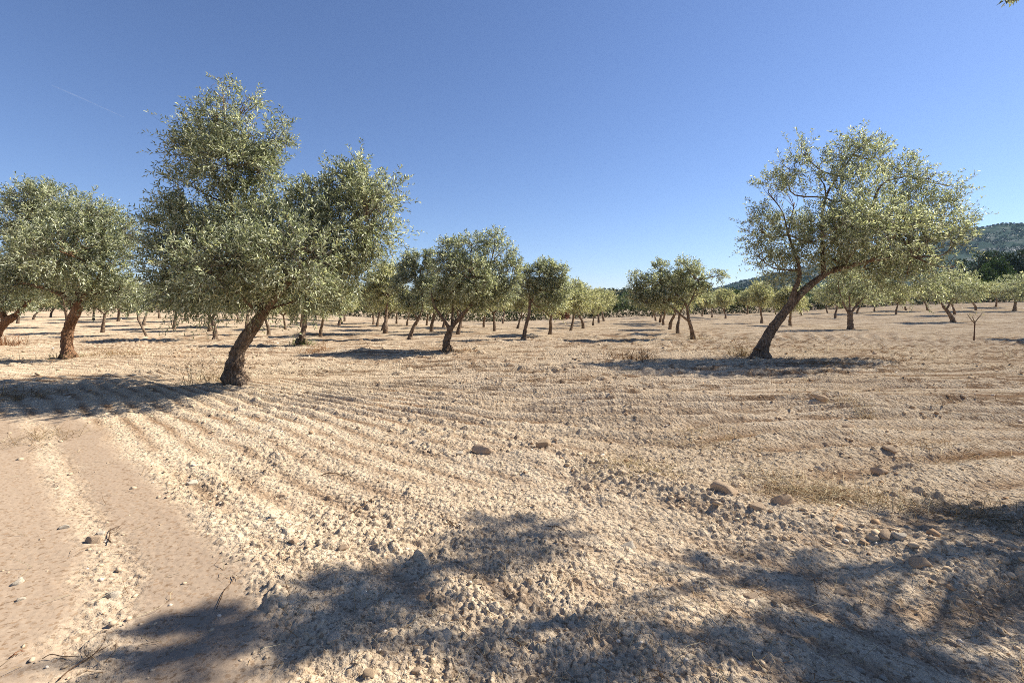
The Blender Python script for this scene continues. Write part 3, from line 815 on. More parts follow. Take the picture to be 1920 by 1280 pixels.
for i, (px, py) in enumerate(sorted(FAR)):
    x, y = ground_at(px, py)
    s_i = max(k for k in range(len(LAND)) if LAND[k][0] <= px)
    cnt[s_i] = cnt.get(s_i, 0) + 1
    a, b = LAND[s_i][1], LAND[s_i + 1][1]
    t_me, c_me = PROTO[rf.randrange(len(PROTO))]
    root = empty('olive_tree', (x, y, gm(x, y)))
    root.rotation_euler = (0, 0, rf.uniform(0, 6.28))
    s = rf.uniform(0.8, 1.14)
    root.scale = (s * rf.uniform(0.95, 1.08), s * rf.uniform(0.95, 1.08), s)
    nth = ORD[cnt[s_i] - 1]
    tag(root, f'{nth} small olive from left between {a} and {b}', 'tree', GRP)
    obj('trunk', t_me, root); obj('crown', c_me, root)

# ------------------------------------------------------------------ the tree just outside the frame that shades the foreground
def shade_tree():
    rng = np.random.default_rng(77)
    bx, by = 7.2, 3.7
    root = empty('olive_tree', (bx, by, 0))
    tag(root, 'olive tree at the upper right corner, only a leafy twig tip in view', 'tree', GRP)
    org = np.array([bx, by, 0.0])
    sh = np.array([1.10, 0.38])
    spec = [  # photo pixel of the shadow, height of the foliage that throws it, radius
        (330, 1195, 5.3, 0.22), (420, 1165, 5.3, 0.16), (640, 1120, 5.3, 0.24), (600, 1190, 5.2, 0.18), (710, 1150, 5.2, 0.16), (520, 1230, 5.1, 0.16), (820, 1070, 5.2, 0.17), (930, 1040, 5.35, 0.22), (1010, 1000, 5.45, 0.16), (900, 985, 5.5, 0.14),
        (800, 1215, 4.9, 0.16), (1010, 1255, 4.6, 0.14), (1150, 1265, 4.4, 0.13), (1260, 1240, 4.3, 0.2), (1380, 1225, 4.2, 0.24), (1480, 1245, 4.1, 0.26),
        (1360, 1060, 4.4, 0.15), (1450, 1060, 4.4, 0.17), (1560, 1085, 4.2, 0.15), (1720, 985, 3.1, 0.2), (1800, 1010, 3.1, 0.26), (1880, 975, 2.9, 0.3), (1960, 1010, 2.8, 0.5), (1780, 1060, 3.4, 0.16), (1890, 1060, 3.2, 0.2),
        (1570, 1205, 4.0, 0.26), (1680, 1190, 3.9, 0.26), (1800, 1165, 3.7, 0.22), (1880, 1150, 3.6, 0.24), (1640, 1250, 4.0, 0.24), (1960, 1160, 3.4, 0.3), (1740, 1215, 3.8, 0.15)]
    bl = []
    for px, py, h, r in spec:
        y = F * CH / (py - HY); x = (px - HX) / F * y
        bl.append((x + sh[0] * h - bx, y + sh[1] * h - by, h, r, r, r * 0.8, 1.0))
    # the twig tip that hangs into the corner of the photograph
    tip = at(1893, 2, 5.6) - org
    tp = [np.array([0, 0, -0.1]), np.array([0.1, 0.02, 0.6]), np.array([-0.05, 0.05, 1.3]), np.array([-0.35, 0.15, 1.9])]
    mb = MB(); v, q, t = tube(tp, [0.22, 0.12, 0.08, 0.05], 24, 16, 0.16, 5, 7, 0.06); mb.add(v, q, t)
    tr = obj('trunk', mb.mesh('trunk', M_BARK, True), root)
    starts = [tp[-1]]
    for e in ((-1.2, 0.4, 3.4), (-0.6, 0.5, 2.7), (-2.0, 0.5, 4.4), (-1.0, -0.2, 3.2), (-1.5, 0.6, 4.9)):
        e = np.array(e); m2 = MB()
        v, q, t = tube([tp[-1], tp[-1] * 0.7 + e * 0.3 + np.array([0.25, -0.1, 0.05]), tp[-1] * 0.35 + e * 0.65 + np.array([-0.22, 0.18, -0.1]), e], [0.034, 0.026, 0.014], 12, 8, 0.1, 7, 3); m2.add(v, q, t)
        obj('limb', m2.mesh('limb', M_BARK, True), tr); starts += [e, (e + tp[-1]) / 2]
    m3 = MB()
    for b in bl:
        c = np.array(b[:3]); S_ = np.array(starts); st = S_[np.argmin(np.linalg.norm(S_ - c, axis=1))]
        v, q, t = tube([st, (st + c) / 2 + np.array([0.12, -0.1, 0.22]), c], [0.014, 0.01, 0.005], 8, 5); m3.add(v, q, t)
    knee = tip + np.array([0.28, 0.1, 0.55])
    v, q, t = tube([bl[8][:3], knee], [0.012, 0.008], 5, 5); m3.add(v, q, t)
    v, q, t = tube([knee, tip + np.array([0, 0, 0.08])], [0.008, 0.003], 5, 5); m3.add(v, q, t)
    obj('branches', m3.mesh('branches', M_BARK, True), tr)
    p, dr = shoots_in(bl, 1700, rng, seed=9, gap=0.54, gf=4.5, shrink=0.0)
    le = rng.uniform(0.12, 0.26, len(p))
    p = np.concatenate([p, tip[None] + rng.normal(scale=0.02, size=(3, 3)) + np.array([0, 0, 0.10])]); dr = np.concatenate([dr, np.array([[-0.2, 0, -0.8], [0.3, 0.1, -0.7], [0.1, -0.1, -0.9]])]); le = np.concatenate([le, [0.12, 0.1, 0.11]])
    V, T, c = leaf_cards(p, dr, le, rng, 14, 0.085, 0.021, OLIVE, OLIVE_W)
    # keep leaves out of the picture except the twig tip, as in the photograph
    W = V + org
    me = mesh_np('crown', V, None, T, M_LEAF, c)
    obj('crown', me, root)
shade_tree()

# neighbour just outside the right edge, whose shadow reaches in across the furrows
t_me, c_me = PROTO[2]
root = empty('olive_tree', (27.0, 23.0, gm(27.0, 23.0))); root.scale = (1.15, 1.15, 1.15)
tag(root, 'olive tree just beyond the right picture edge, only its shadow in view', 'tree', GRP)
obj('trunk', t_me, root); obj('crown', c_me, root)

# ------------------------------------------------------------------ hills, scrub, pines, hedge
def hill(name, label, knots, y_base, y_top, mat, seed, rough=1.0, n=220, m=40, back=300):
    """ridge whose crest follows (photo column, rows above the horizon) at distance y_top"""
    kx = np.array([k[0] for k in knots], float); kh = np.array([k[1] for k in knots], float)
    px = np.linspace(kx[0], kx[-1], n)
    crest = np.interp(px, kx, kh)
    kk = np.exp(-0.5 * (np.arange(-6, 7) / 2.5) ** 2); kk /= kk.sum()
    crest = np.convolve(np.pad(crest, 6, mode='edge'), kk, mode='valid')
    s = np.concatenate([np.linspace(0, 1, m), [1.15, 1.4, 1.8]])
    U, S = np.meshgrid(px, s)
    Y = y_base + (y_top - y_base) * S
    Xn = (U - HX) / F * y_top
    X = Xn * (0.35 + 0.65 * np.clip(Y / y_top, 0, 1.2))
    top = crest[None, :] / F * y_top + CH
    prof = np.where(S <= 1, np.sin(np.clip(S, 0, 1) * np.pi / 2) ** 1.25, np.clip(1 - (S - 1) * 1.3, 0, 1))
    Z = top * prof
    Z = Z + rough * (fbm(X * 0.012, Y * 0.012, seed, 4) - 0.5) * 2 * (y_top * 0.018) * np.clip(S, 0, 1) * (1 - 0.7 * np.exp(-((S - 1) / 0.08) ** 2))
    Z = np.where(S == 0, -2, Z)
    nx, ny = len(px), len(s)
    i = np.arange(ny - 1)[:, None] * nx + np.arange(nx - 1)[None, :]
    q = np.stack([i, i + 1, i + nx + 1, i + nx], -1).reshape(-1, 4)
    V = np.stack([X.ravel(), Y.ravel(), Z.ravel()], 1)
    tag(obj(name, mesh_np(name, V, q, None, mat, None, True)), label, None, None, 'structure')
    return V.reshape(ny, nx, 3)

M_HILL = mat_hill('hill_scrub', (0.030, 0.048, 0.038), (0.055, 0.075, 0.058), (0.19, 0.19, 0.18), 0.02)  # bluish greens paint some distance haze into the mountain colour
M_HILL2 = mat_hill('hill_near', (0.04, 0.055, 0.025), (0.10, 0.10, 0.05), (0.32, 0.24, 0.15), 0.03)
g_right = hill('mountain', 'wooded limestone mountain rising at the right', [(1250, 12), (1380, 42), (1440, 54), (1600, 98), (1760, 134), (1825, 141), (1920, 146), (2100, 155), (2500, 150), (2900, 90)], 420, 1000, M_HILL, 3)
g_mid = hill('hill', 'low scrubby hill with bare tan slopes behind the orchard', [(-600, 10), (0, 14), (500, 16), (640, 24), (700, 31), (760, 30), (860, 16), (1000, 14), (1085, 24), (1135, 31), (1200, 29), (1290, 26), (1400, 30), (1700, 18), (2400, 10)], 240, 520, M_HILL2, 8, 0.6)

def scrub(name, label, G, n, size, seed, col, rows=(0.05, 1.02), xr=None, leaves=26):
    """many low bushes and trees covering a slope"""
    rng = np.random.default_rng(seed)
    ny, nx, _ = G.shape
    a = rng.uniform(0, nx - 1.01, n); b = rng.uniform(rows[0], rows[1], n) * 39; b = np.clip(b, 0, ny - 1.01)
    ia = a.astype(int); ib = b.astype(int); fa = (a - ia)[:, None]; fb = (b - ib)[:, None]
    p = (G[ib, ia] * (1 - fa) + G[ib, ia + 1] * fa) * (1 - fb) + (G[ib + 1, ia] * (1 - fa) + G[ib + 1, ia + 1] * fa) * fb
    keep = fbm(p[:, 0] * 0.02, p[:, 1] * 0.02, seed, 3) > 0.42
    if xr is not None:
        u = p[:, 0] / p[:, 1] * F + HX; keep &= (u > xr[0]) & (u < xr[1])
    p = p[keep]
    s = size * rng.uniform(0.5, 1.4, len(p))
    K = leaves
    d = rng.normal(size=(len(p), K, 3)); d /= np.linalg.norm(d, axis=2)[..., None]
    r = rng.uniform(0.55, 1.0, (len(p), K, 1))
    c = p[:, None, :] + d * r * s[:, None, None] * np.array([0.55, 0.55, 0.6]) + np.array([0, 0, 0.5]) * s[:, None, None]
    A = rng.normal(size=c.shape); A /= np.linalg.norm(A, axis=2)[..., None]
    B = np.cross(A, d); B /= np.linalg.norm(B, axis=2)[..., None] + 1e-9
    k = s[:, None, None] * 0.26
    V = np.stack([c + A * k, c + B * k, c - A * k, c - B * k], 2).reshape(-1, 3)
    q = np.arange(len(V)).reshape(-1, 4)
    cc = np.array(col) * rng.uniform(0.6, 1.35, (len(p), 1))
    cc[:, 0] *= rng.uniform(0.8, 1.4, len(p))
    cols = np.repeat(np.repeat(cc, K, 0) * rng.uniform(0.8, 1.2, (len(p) * K, 1)), 4, 0)
    tag(obj(name, mesh_np(name, V, q, None, M_SCRUB, cols)), label, None, None, 'stuff')
scrub('mountain_scrub', 'dark evergreen scrub covering the mountain slope', g_right, 26000, 3.2, 1, (0.034, 0.058, 0.040), xr=(1300, 2300), leaves=9)
scrub('hill_scrub', 'dark pines and scrub scattered on the low hill', g_mid, 14000, 2.0, 2, (0.045, 0.062, 0.026), xr=(0, 2100), leaves=10)

def broad_tree(name, px, py_top, y, wid, label, col, seed, cat='tree', group=None, n=900, lf=0.32, trunk_h=0.35, shape='round'):
    rng = np.random.default_rng(seed)
    x = (px - HX) / F * y
    z0 = gm(x, y)
    top = CH + (HY - py_top) / F * y - z0
    root = empty(name, (x, y, z0)); tag(root, label, cat, group)
    mb = MB()
    v, q, t = tube([(0, 0, -0.2), (0.1, 0, top * 0.3), (0, 0.1, top * 0.75)], [0.03 * top, 0.022 * top, 0.01 * top], 12, 8, 0.1, 2, seed); mb.add(v, q, t)
    bl = []
    for i in range(12):
        zz = rng.uniform(trunk_h, 0.9) * top
        w_ = wid * (0.95 - 0.6 * max(0, zz / top - 0.55) / 0.45)
        a = rng.uniform(0, 6.28); rr = w_ * rng.uniform(0.1, 0.65)
        bl.append((math.cos(a) * rr, math.sin(a) * rr, zz, w_ * 0.45, w_ * 0.45, top * 0.11, 1))
    bl.append((0, 0, top * 0.9, wid * 0.3, wid * 0.3, top * 0.1, 1))
    branches_for(mb, [(0, 0, top * 0.3), (0.1, 0, top * 0.5), (0, 0.1, top * 0.7)], bl, rng, 0.008 * top, 1)
    obj('trunk', mb.mesh('trunk', M_BARK, True), root)
    pal = np.array(col)[None] * np.array([[0.6], [1.0], [1.5]])
    obj('crown', crown_mesh('crown', bl, n, rng, 8, lf, lf * 0.5, (0.5, 1.0), pal, np.array([1., 1, 0.6]), 0.25, seed, M_LEAF_PINE, gf=0.7), root)

PG = 'pines beyond the right field edge'
for i, (px, pt, y, wd, lab) in enumerate([
        (1836, 472, 118, 4.2, 'dark pine right beside the crown of the big leaning tree'),
        (1862, 470, 128, 4.5, 'dark pine in the middle of the pines below the mountain'),
        (1893, 474, 122, 4.0, 'dark pine second from the right picture edge'),
        (1922, 466, 120, 4.5, 'dark pine cut by the right picture edge'),
        (1800, 486, 124, 4.0, 'dark pine half hidden behind the big leaning crown')]):
    broad_tree('pine_tree', px, pt, y, wd, lab, (0.040, 0.066, 0.030), 300 + i, 'tree', PG, 1000, 0.34, 0.25)
broad_tree('leafy_tree', 1873, 484, 104, 3.6, 'mid green rounded leafy tree in front of the pines', (0.060, 0.105, 0.028), 320, n=1100, lf=0.34, trunk_h=0.22)
broad_tree('leafy_tree', 1850, 506, 98, 3.0, 'smaller bright green leafy tree left of the rounded one', (0.075, 0.115, 0.035), 321, n=900, lf=0.32, trunk_h=0.2)
for i, (px, pt, y, wd, lab) in enumerate([
        (705, 545, 150, 4.5, 'dark pine on the skyline left of the centre trees'), (735, 543, 160, 4.5, 'dark pine on the skyline behind the slanting trunk tree'), (672, 552, 150, 4.0, 'dark pine on the skyline just right of the tall leaning tree'),
        (1385, 548, 130, 4.0, 'dark green tree behind the orchard left of the big leaning trunk'), (1345, 556, 125, 3.5, 'dark green tree behind the right end of the spreading olive')]):
    broad_tree('pine_tree', px, pt, y, wd, lab, (0.030, 0.050, 0.024), 340 + i, 'tree', 'dark trees behind the orchard', 800, 0.34, 0.15)

def hedge():
    """the dark belt of shrubs along the far edge of the field"""
    rng = np.random.default_rng(9)
    bl = []
    for x in np.concatenate([np.arange(-110, -30, 1.6), np.arange(-30, 130, 1.0)]):
        y = 78 + rng.uniform(-1, 1.5) + 0.05 * max(0, x)
        h = rng.uniform(1.5, 2.4) * (1.0 + 0.5 * (rng.uniform() < 0.15))
        bl.append((x + rng.uniform(-0.4, 0.4), y, gm(x, y) + h * 0.45, 0.95, 0.9, h * 0.55, 1))
    p, dr = shoots_in(bl, 12000, rng, seed=4, gap=0.2)
    pal = np.array([(0.025, 0.034, 0.016), (0.045, 0.058, 0.022), (0.06, 0.05, 0.03)])
    V, T, c = leaf_cards(p, dr, rng.uniform(0.3, 0.6, len(p)), rng, 6, 0.26, 0.13, pal, np.array([0.5, 0.4, 0.1]), False)
    tag(obj('hedgerow', mesh_np('hedgerow', V, None, T, M_SCRUB, c)), 'dark belt of shrubs along the far edge of the field', None, None, 'stuff')
    bl = []
    for x in np.concatenate([np.arange(-130, -28, 1.8), np.arange(-30, 140, 2.0)]):
        y = 88 + rng.uniform(-3, 6)
        h = rng.uniform(2.6, 4.6)
        bl.append((x, y, gm(x, y) + h * 0.5, 1.7, 1.5, h * 0.55, 1))
    p, dr = shoots_in(bl, 11000, rng, seed=5, gap=0.25)
    pal = np.array([(0.05, 0.085, 0.025), (0.085, 0.12, 0.035), (0.12, 0.14, 0.05)])
    V, T, c = leaf_cards(p, dr, rng.uniform(0.4, 0.8, len(p)), rng, 6, 0.32, 0.16, pal, np.array([0.4, 0.4, 0.2]), False)
    tag(obj('bush_belt', mesh_np('bush_belt', V, None, T, M_SCRUB, c)), 'mid green bushes massed behind the dark hedge', None, None, 'stuff')
hedge()

# ------------------------------------------------------------------ stones, clods, twigs, weeds
ROCKS = [rock(500 + i, 3, 0.5, (1, 0.8 + 0.05 * (i % 3), 0.55 + 0.08 * (i % 4))) for i in range(8)]
RM = {}
for nm, mt in (('pale', M_STONE), ('tan', M_STONE_TAN), ('clod', M_CLOD)):
    RM[nm] = [mesh_np('stone', v, None, t, mt, None, False) for v, t in ROCKS]
SPG = 'stones lying on the soil'
STONES = [  # pixel, width in px, material, label
    (630, 1203, 44, 'pale', 'big pale angular rock in the shade at bottom left of centre'),
    (1178, 1020, 36, 'pale', 'pale oblong stone on sunlit soil right of the centre shadow'),
    (905, 850, 46, 'tan', 'tan angular stone casting a dark shadow left of the loose mound'),
    (1018, 848, 34, 'clod', 'dark clod on the left of the loose mound'),
    (1043, 846, 22, 'tan', 'brown upright stone on the right of the loose mound'),
    (1360, 936, 52, 'tan', 'large reddish clod at the left end of the weedy bank'),
    (1418, 970, 34, 'tan', 'squarish tan clod below the weedy bank'),
    (1465, 962, 48, 'tan', 'rounded tan clod beside the squarish one below the bank'),
    (210, 1114, 30, 'pale', 'flat white stone on the smooth track at left'),
    (33, 1088, 26, 'pale', 'flat pale stone near the left edge of the track'),
    (122, 987, 20, 'pale', 'small white stone on the strip between the wheel tracks'),
    (178, 1014, 32, 'tan', 'tan stone among twigs between the wheel tracks'),
    (188, 1000, 18, 'pale', 'small pale stone just above the tan one between the wheel tracks'),
    (40, 1120, 16, 'pale', 'small pale pebble below the flat stone at the left edge'),
    (552, 1025, 30, 'tan', 'tan clod at the edge of the smooth track'),
    (645, 1034, 22, 'tan', 'round stone at the left tip of the centre shadow'),
    (530, 1138, 24, 'pale', 'pale stone between track and big rock'),
    (512, 980, 20, 'pale', 'pale stone in rough soil right of the track'),
    (527, 929, 20, 'tan', 'reddish stone in rough soil right of the track'),
    (360, 905, 24, 'pale', 'pale flake beside a grey stick at the track edge'),
    (838, 1197, 28, 'pale', 'pale block in shade right of the big rock'),
    (768, 1060, 18, 'pale', 'small pale stone inside the centre shadow'),
    (942, 1062, 12, 'pale', 'bright white pebble inside the centre shadow'),
    (932, 1264, 22, 'pale', 'white stone at the bottom edge near the middle'),
    (780, 1258, 24, 'tan', 'pale tan stone at the bottom edge right of the big rock'),
    (690, 1268, 30, 'clod', 'dark clod at the bottom edge below the big rock'),
    (1000, 1272, 26, 'clod', 'dark clod at the bottom edge right of the white stone'),
    (862, 853, 16, 'pale', 'small pale stone left of the tan angular stone'),
    (770, 788, 16, 'tan', 'small tan stone on the furrows left of centre'),
    (777, 832, 16, 'pale', 'pale stone on the furrows below the small tan one'),
    (1688, 1034, 30, 'pale', 'pale stone in the shade on the rubble bank at right'),
    (1727, 1072, 40, 'tan', 'long grey stone in the shade below the rubble bank'),
    (1660, 1030, 34, 'tan', 'tan block left of the pale stone on the rubble bank'),
    (1800, 1056, 22, 'pale', 'whitish stone in shade near the right edge'),
    (1835, 1046, 18, 'pale', 'small whitish stone right of the whitish one near the right edge'),
    (1610, 1134, 26, 'tan', 'rounded stone half in shade at lower right'),
    (1574, 1098, 26, 'tan', 'grey stone in the shade left of the rounded one'),
    (1456, 1137, 20, 'clod', 'dark stone on the light streak at lower right'),
    (1410, 1122, 30, 'tan', 'flat stone at the start of the light streak'),
    (1876, 1180, 16, 'pale', 'small pale stone in shade close to the right edge'),
    (1656, 1268, 22, 'pale', 'pale stone at the bottom edge in the right shade'),
    (1613, 1256, 20, 'pale', 'smaller pale stone left of it at the bottom edge'),
    (1785, 1195, 22, 'tan', 'long stone in the deep shade at lower right'),
    (1537, 880, 20, 'pale', 'pale stone above the weedy bank'),
    (1668, 853, 26, 'tan', 'tan stone on the furrows at right'),
    (1650, 892, 34, 'tan', 'brown clod above the right part of the bank'),
    (1536, 757, 28, 'tan', 'reddish clod beside dry weeds on the far furrows'),
    (1585, 764, 18, 'tan', 'reddish clod right of the dry weeds on the far furrows'),
    (1592, 803, 26, 'tan', 'low reddish stone on the right furrows'),
    (1638, 662, 14, 'tan', 'lone round stone on the furrows right of the big leaning trunk'),
    (1524, 712, 12, 'pale', 'small pale stone at the lower rim of the right tree shade'),
    (1188, 985, 14, 'tan', 'small tan stone above the pale oblong stone'),
    (1276, 940, 18, 'tan', 'small orange stone below the grass patch'),
    (1140, 1140, 14, 'tan', 'small stone on sunlit soil below the oblong stone'),
]
def place_stone(px, py, wpx, kind, label, i):
    x, y = ground_at(px, py)
    r = wpx * y / F * 0.5
    o = obj('stone', RM[kind][i % 8])
    z = gz(x, y)
    o.scale = (r, r * 0.95, r * 1.0)
    o.rotation_euler = (rf.uniform(-0.25, 0.25), rf.uniform(-0.25, 0.25), rf.uniform(0, 6.28))
    zz = float(np.median(height(np.array([x, x + r * .6, x - r * .6, x]), np.array([y, y, y, y - r * .6]))))
    o.location = (x, y, zz + r * 0.12)
    tag(o, label, 'stone', SPG)
for i, s in enumerate(STONES):
    place_stone(*s, i)

def scatter_clods():
    rng = np.random.default_rng(31)
    V = []; T = []; n0 = 0; C = []
    small = [rock(600 + i, 1, 0.9, (1, 0.6 + 0.05 * i, 0.5 + 0.04 * i)) for i in range(10)]
    n = 9000
    r = 1.3 * np.exp(rng.uniform(0, math.log(26 / 1.3), n)); th = rng.uniform(-1.0, 1.0, n)
    x = r * np.sin(th); y = r * np.cos(th)
    tm = track_mask(x, y)
    by = np.interp(x, BX, BY); bk = np.exp(-(((y - by) * 0.72) / 0.4) ** 2) * (x > 0.4)
    pat = fbm(x * 1.1, y * 1.1, 51, 3)
    keep = rng.uniform(0, 1, n) < np.clip(0.15 + 1.3 * sstep(0.35, 0.65, pat) + bk, 0, 1) * (1 - 0.9 * tm)
    x, y, r, bk = x[keep], y[keep], r[keep], bk[keep]
    s = (0.006 + 0.011 * rng.uniform(0, 1, len(x)) ** 3) * (1 + 0.22 * (r - 1.3)) * (1 + 1.5 * bk * rng.uniform(0, 1, len(x)))
    s = np.minimum(s, 0.07)
    z = height(x, y)
    for i in range(len(x)):
        v, t = small[i % 10]
        a = rng.uniform(0, 6.28); ca, sa = math.cos(a), math.sin(a)
        p = v * s[i] * np.array([1.0, 1.0, 0.9])
        p = np.stack([p[:, 0] * ca - p[:, 1] * sa + x[i], p[:, 0] * sa + p[:, 1] * ca + y[i], p[:, 2] + z[i] + s[i] * 0.1], 1)
        V.append(p); T.append(t + n0); n0 += len(p)
        base = (0.47, 0.36, 0.24) if rng.uniform() < 0.8 else ((0.60, 0.51, 0.40) if rng.uniform() < 0.4 else (0.34, 0.23, 0.14))
        C.append(np.broadcast_to(np.array(base) * rng.uniform(0.8, 1.1), (len(p), 3)))
    tag(obj('soil_clods', mesh_np('soil_clods', np.concatenate(V), None, np.concatenate(T), M_DRY2, np.concatenate(C))), 'loose pebbles and crumbs of soil strewn over the ground', None, None, 'stuff')
M_DRY2 = mat_col('crumb')
scatter_clods()

def straws(rng, n, x, y, z, ln, wd, up, col, spread=1.0):
    """thin dry stems from given feet; returns verts, tris, cols (bent three-sided slivers)"""
    a = rng.uniform(0, 6.28, n)
    el = rng.uniform(up[0], up[1], n)
    d = np.stack([np.cos(a) * np.cos(el), np.sin(a) * np.cos(el), np.sin(el)], 1)
    L_ = rng.uniform(ln[0], ln[1], n)
    b = np.stack([x, y, z], 1)
    side = np.stack([-np.sin(a), np.cos(a), np.zeros(n)], 1) * wd
    m = b + d * (L_ * 0.55)[:, None]
    e = b + d * L_[:, None] + rng.normal(scale=0.18, size=(n, 3)) * L_[:, None] * spread
    e[:, 2] = np.maximum(e[:, 2] - 0.12 * L_ * (el > 0.3), z + 0.004)
    upv = np.array([0, 0, 1.0]) * wd
    V = np.stack([b + side, b - side, b + upv, m + side * 0.7, m - side * 0.7, m + upv * 0.7, e], 1).reshape(-1, 3)
    k = np.arange(n)[:, None] * 7
    tri = [(0, 1, 4), (0, 4, 3), (1, 2, 5), (1, 5, 4), (2, 0, 3), (2, 3, 5), (3, 4, 6), (4, 5, 6), (5, 3, 6)]
    T = np.concatenate([k + np.array([t]) for t in tri])
    col = np.asarray(col)
    c = col[rng.integers(0, len(col), n)] * rng.uniform(0.7, 1.25, (n, 1))
    return V, T, np.repeat(c, 7, 0)

STRAW = [(0.50, 0.40, 0.24), (0.40, 0.28, 0.15), (0.24, 0.145, 0.075), (0.56, 0.48, 0.31)]
def litter():
    rng = np.random.default_rng(41)
    n = 15000
    r = 1.4 * np.exp(rng.uniform(0, math.log(40 / 1.4), n)); th = rng.uniform(-0.95, 0.95, n)
    x = r * np.sin(th); y = r * np.cos(th)
    keep = rng.uniform(0, 1, n) < sstep(0.42, 0.66, fbm(x * 0.5, y * 0.9, 55, 3)) * (1 - 0.8 * track_mask(x, y)) * (0.35 + 0.65 * sstep(3, 9, y)) * (0.5 + 0.9 * sstep(-1, 3, x)) + 0.03
    x, y = x[keep], y[keep]; n = len(x); r = np.hypot(x, y)
    z = height(x, y) + 0.004
    V, T, c = straws(rng, n, x, y, z, (0.06, 0.2), 0.0018, (0.0, 0.5), STRAW)
    # farther stems are bundles, a little thicker
    k = np.repeat(np.clip(r / 6, 1, 3.5), 7)
    P0 = np.repeat(np.stack([x, y, z], 1), 7, 0)
    V = P0 + (V - P0) * k[:, None]
    tag(obj('straw_litter', mesh_np('straw_litter', V, None, T, M_DRY, c)), 'short dry stems and straw littering the soil', None, None, 'stuff')
litter()

WG = 'dry weeds on the orchard soil'
def weed(px, py, wpx, dpt, n, ln, up, label, seed, col=STRAW, name='dry_weed'):
    rng = np.random.default_rng(seed)
    x0, y0 = ground_at(px, py)
    rw = wpx * y0 / F * 0.5
    x = np.clip(rng.normal(size=n), -1.7, 1.7) * rw * 0.5; y = np.clip(rng.normal(size=n), -1.7, 1.7) * dpt * 0.5
    z = height(x + x0, y + y0)
    z0 = gz(x0, y0)
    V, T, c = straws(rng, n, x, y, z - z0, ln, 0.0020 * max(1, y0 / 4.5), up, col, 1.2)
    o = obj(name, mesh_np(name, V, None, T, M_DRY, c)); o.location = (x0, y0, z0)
    tag(o, label, 'weed', WG)
weed(1545, 935, 230, 0.28, 420, (0.12, 0.36), (0.0, 0.55), 'large mat of dry brown weed stems on the bank at right', 1)
weed(1450, 905, 150, 0.3, 170, (0.10, 0.30), (0.0, 0.6), 'thin dry grass just above the left part of the weedy bank', 2)
weed(1690, 960, 150, 0.25, 120, (0.12, 0.4), (0.2, 1.2), 'sparse tall straws at the right end of the weedy bank', 3)
weed(1180, 880, 190, 0.4, 260, (0.08, 0.26), (0.0, 0.6), 'yellowish dry grass patch right of the loose mound', 4, [(0.46, 0.37, 0.21), (0.40, 0.31, 0.16), (0.30, 0.20, 0.11)])
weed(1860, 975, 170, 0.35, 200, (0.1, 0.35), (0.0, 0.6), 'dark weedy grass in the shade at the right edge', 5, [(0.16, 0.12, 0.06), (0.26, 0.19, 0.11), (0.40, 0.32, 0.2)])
weed(1575, 765, 70, 0.3, 60, (0.15, 0.45), (0.3, 1.2), 'pale straws beside reddish clods on the far furrows', 6, [(0.5, 0.42, 0.27), (0.42, 0.3, 0.17)])
weed(1632, 785, 50, 0.25, 45, (0.2, 0.4), (0.2, 0.9), 'small brown tuft right of the pale straws', 7)
weed(82, 822, 120, 0.5, 110, (0.12, 0.4), (0.1, 0.8), 'flattened dry weed between the wheel tracks at left', 8, [(0.3, 0.2, 0.11), (0.42, 0.32, 0.19)])
weed(395, 716, 90, 0.5, 90, (0.3, 0.9), (0.3, 1.3), 'tall dry straws at the left foot of the tall leaning tree', 9)
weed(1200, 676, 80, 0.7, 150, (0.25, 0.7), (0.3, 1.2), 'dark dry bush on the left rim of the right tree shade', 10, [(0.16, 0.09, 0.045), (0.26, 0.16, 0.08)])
weed(1395, 668, 60, 0.5, 110, (0.25, 0.6), (0.4, 1.3), 'dry weeds at the left foot of the big leaning trunk', 11, [(0.26, 0.17, 0.08), (0.40, 0.31, 0.17)])
weed(1545, 686, 110, 0.6, 110, (0.15, 0.4), (0.1, 0.9), 'brown weeds on the right rim of the right tree shade', 12, [(0.22, 0.13, 0.06), (0.34, 0.22, 0.11)])
weed(118, 672, 60, 0.5, 80, (0.15, 0.4), (0.3, 1.2), 'greenish tuft at the foot of the reddish curved trunk', 13, [(0.16, 0.17, 0.06), (0.35, 0.27, 0.14)])
weed(8, 650, 60, 0.8, 120, (0.3, 0.9), (0.5, 1.3), 'reddish brown weeds at the left picture edge', 14, [(0.24, 0.11, 0.055), (0.36, 0.2, 0.1)])
weed(565, 648, 50, 0.5, 110, (0.2, 0.5), (0.5, 1.3), 'green shoots at the foot of the knobbly upright trunk', 15, [(0.12, 0.16, 0.045), (0.2, 0.22, 0.08)])
weed(590, 662, 50, 0.6, 80, (0.2, 0.5), (0.2, 0.9), 'reddish weed below the knobbly upright trunk', 16, [(0.27, 0.13, 0.06), (0.36, 0.22, 0.11)])
weed(862, 662, 70, 0.5, 90, (0.15, 0.4), (0.2, 1.0), 'reddish dry weeds at the foot of the forked tree', 17, [(0.30, 0.15, 0.07), (0.4, 0.27, 0.14)])
weed(1310, 638, 60, 0.6, 80, (0.2, 0.4), (0.3, 1.1), 'dry tuft right of the spreading tree with curved trunk', 18)
weed(210, 668, 120, 0.6, 120, (0.2, 0.5), (0.1, 0.8), 'brown weeds right of the reddish curved trunk', 19, [(0.30, 0.18, 0.09), (0.42, 0.3, 0.16)])
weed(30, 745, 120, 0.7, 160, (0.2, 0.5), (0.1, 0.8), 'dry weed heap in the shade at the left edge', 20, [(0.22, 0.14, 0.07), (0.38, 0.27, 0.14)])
weed(1145, 668, 50, 0.4, 70, (0.1, 0.3), (0.2, 0.9), 'small dark tuft left of the dark dry bush', 21, [(0.16, 0.09, 0.045), (0.3, 0.19, 0.1)])

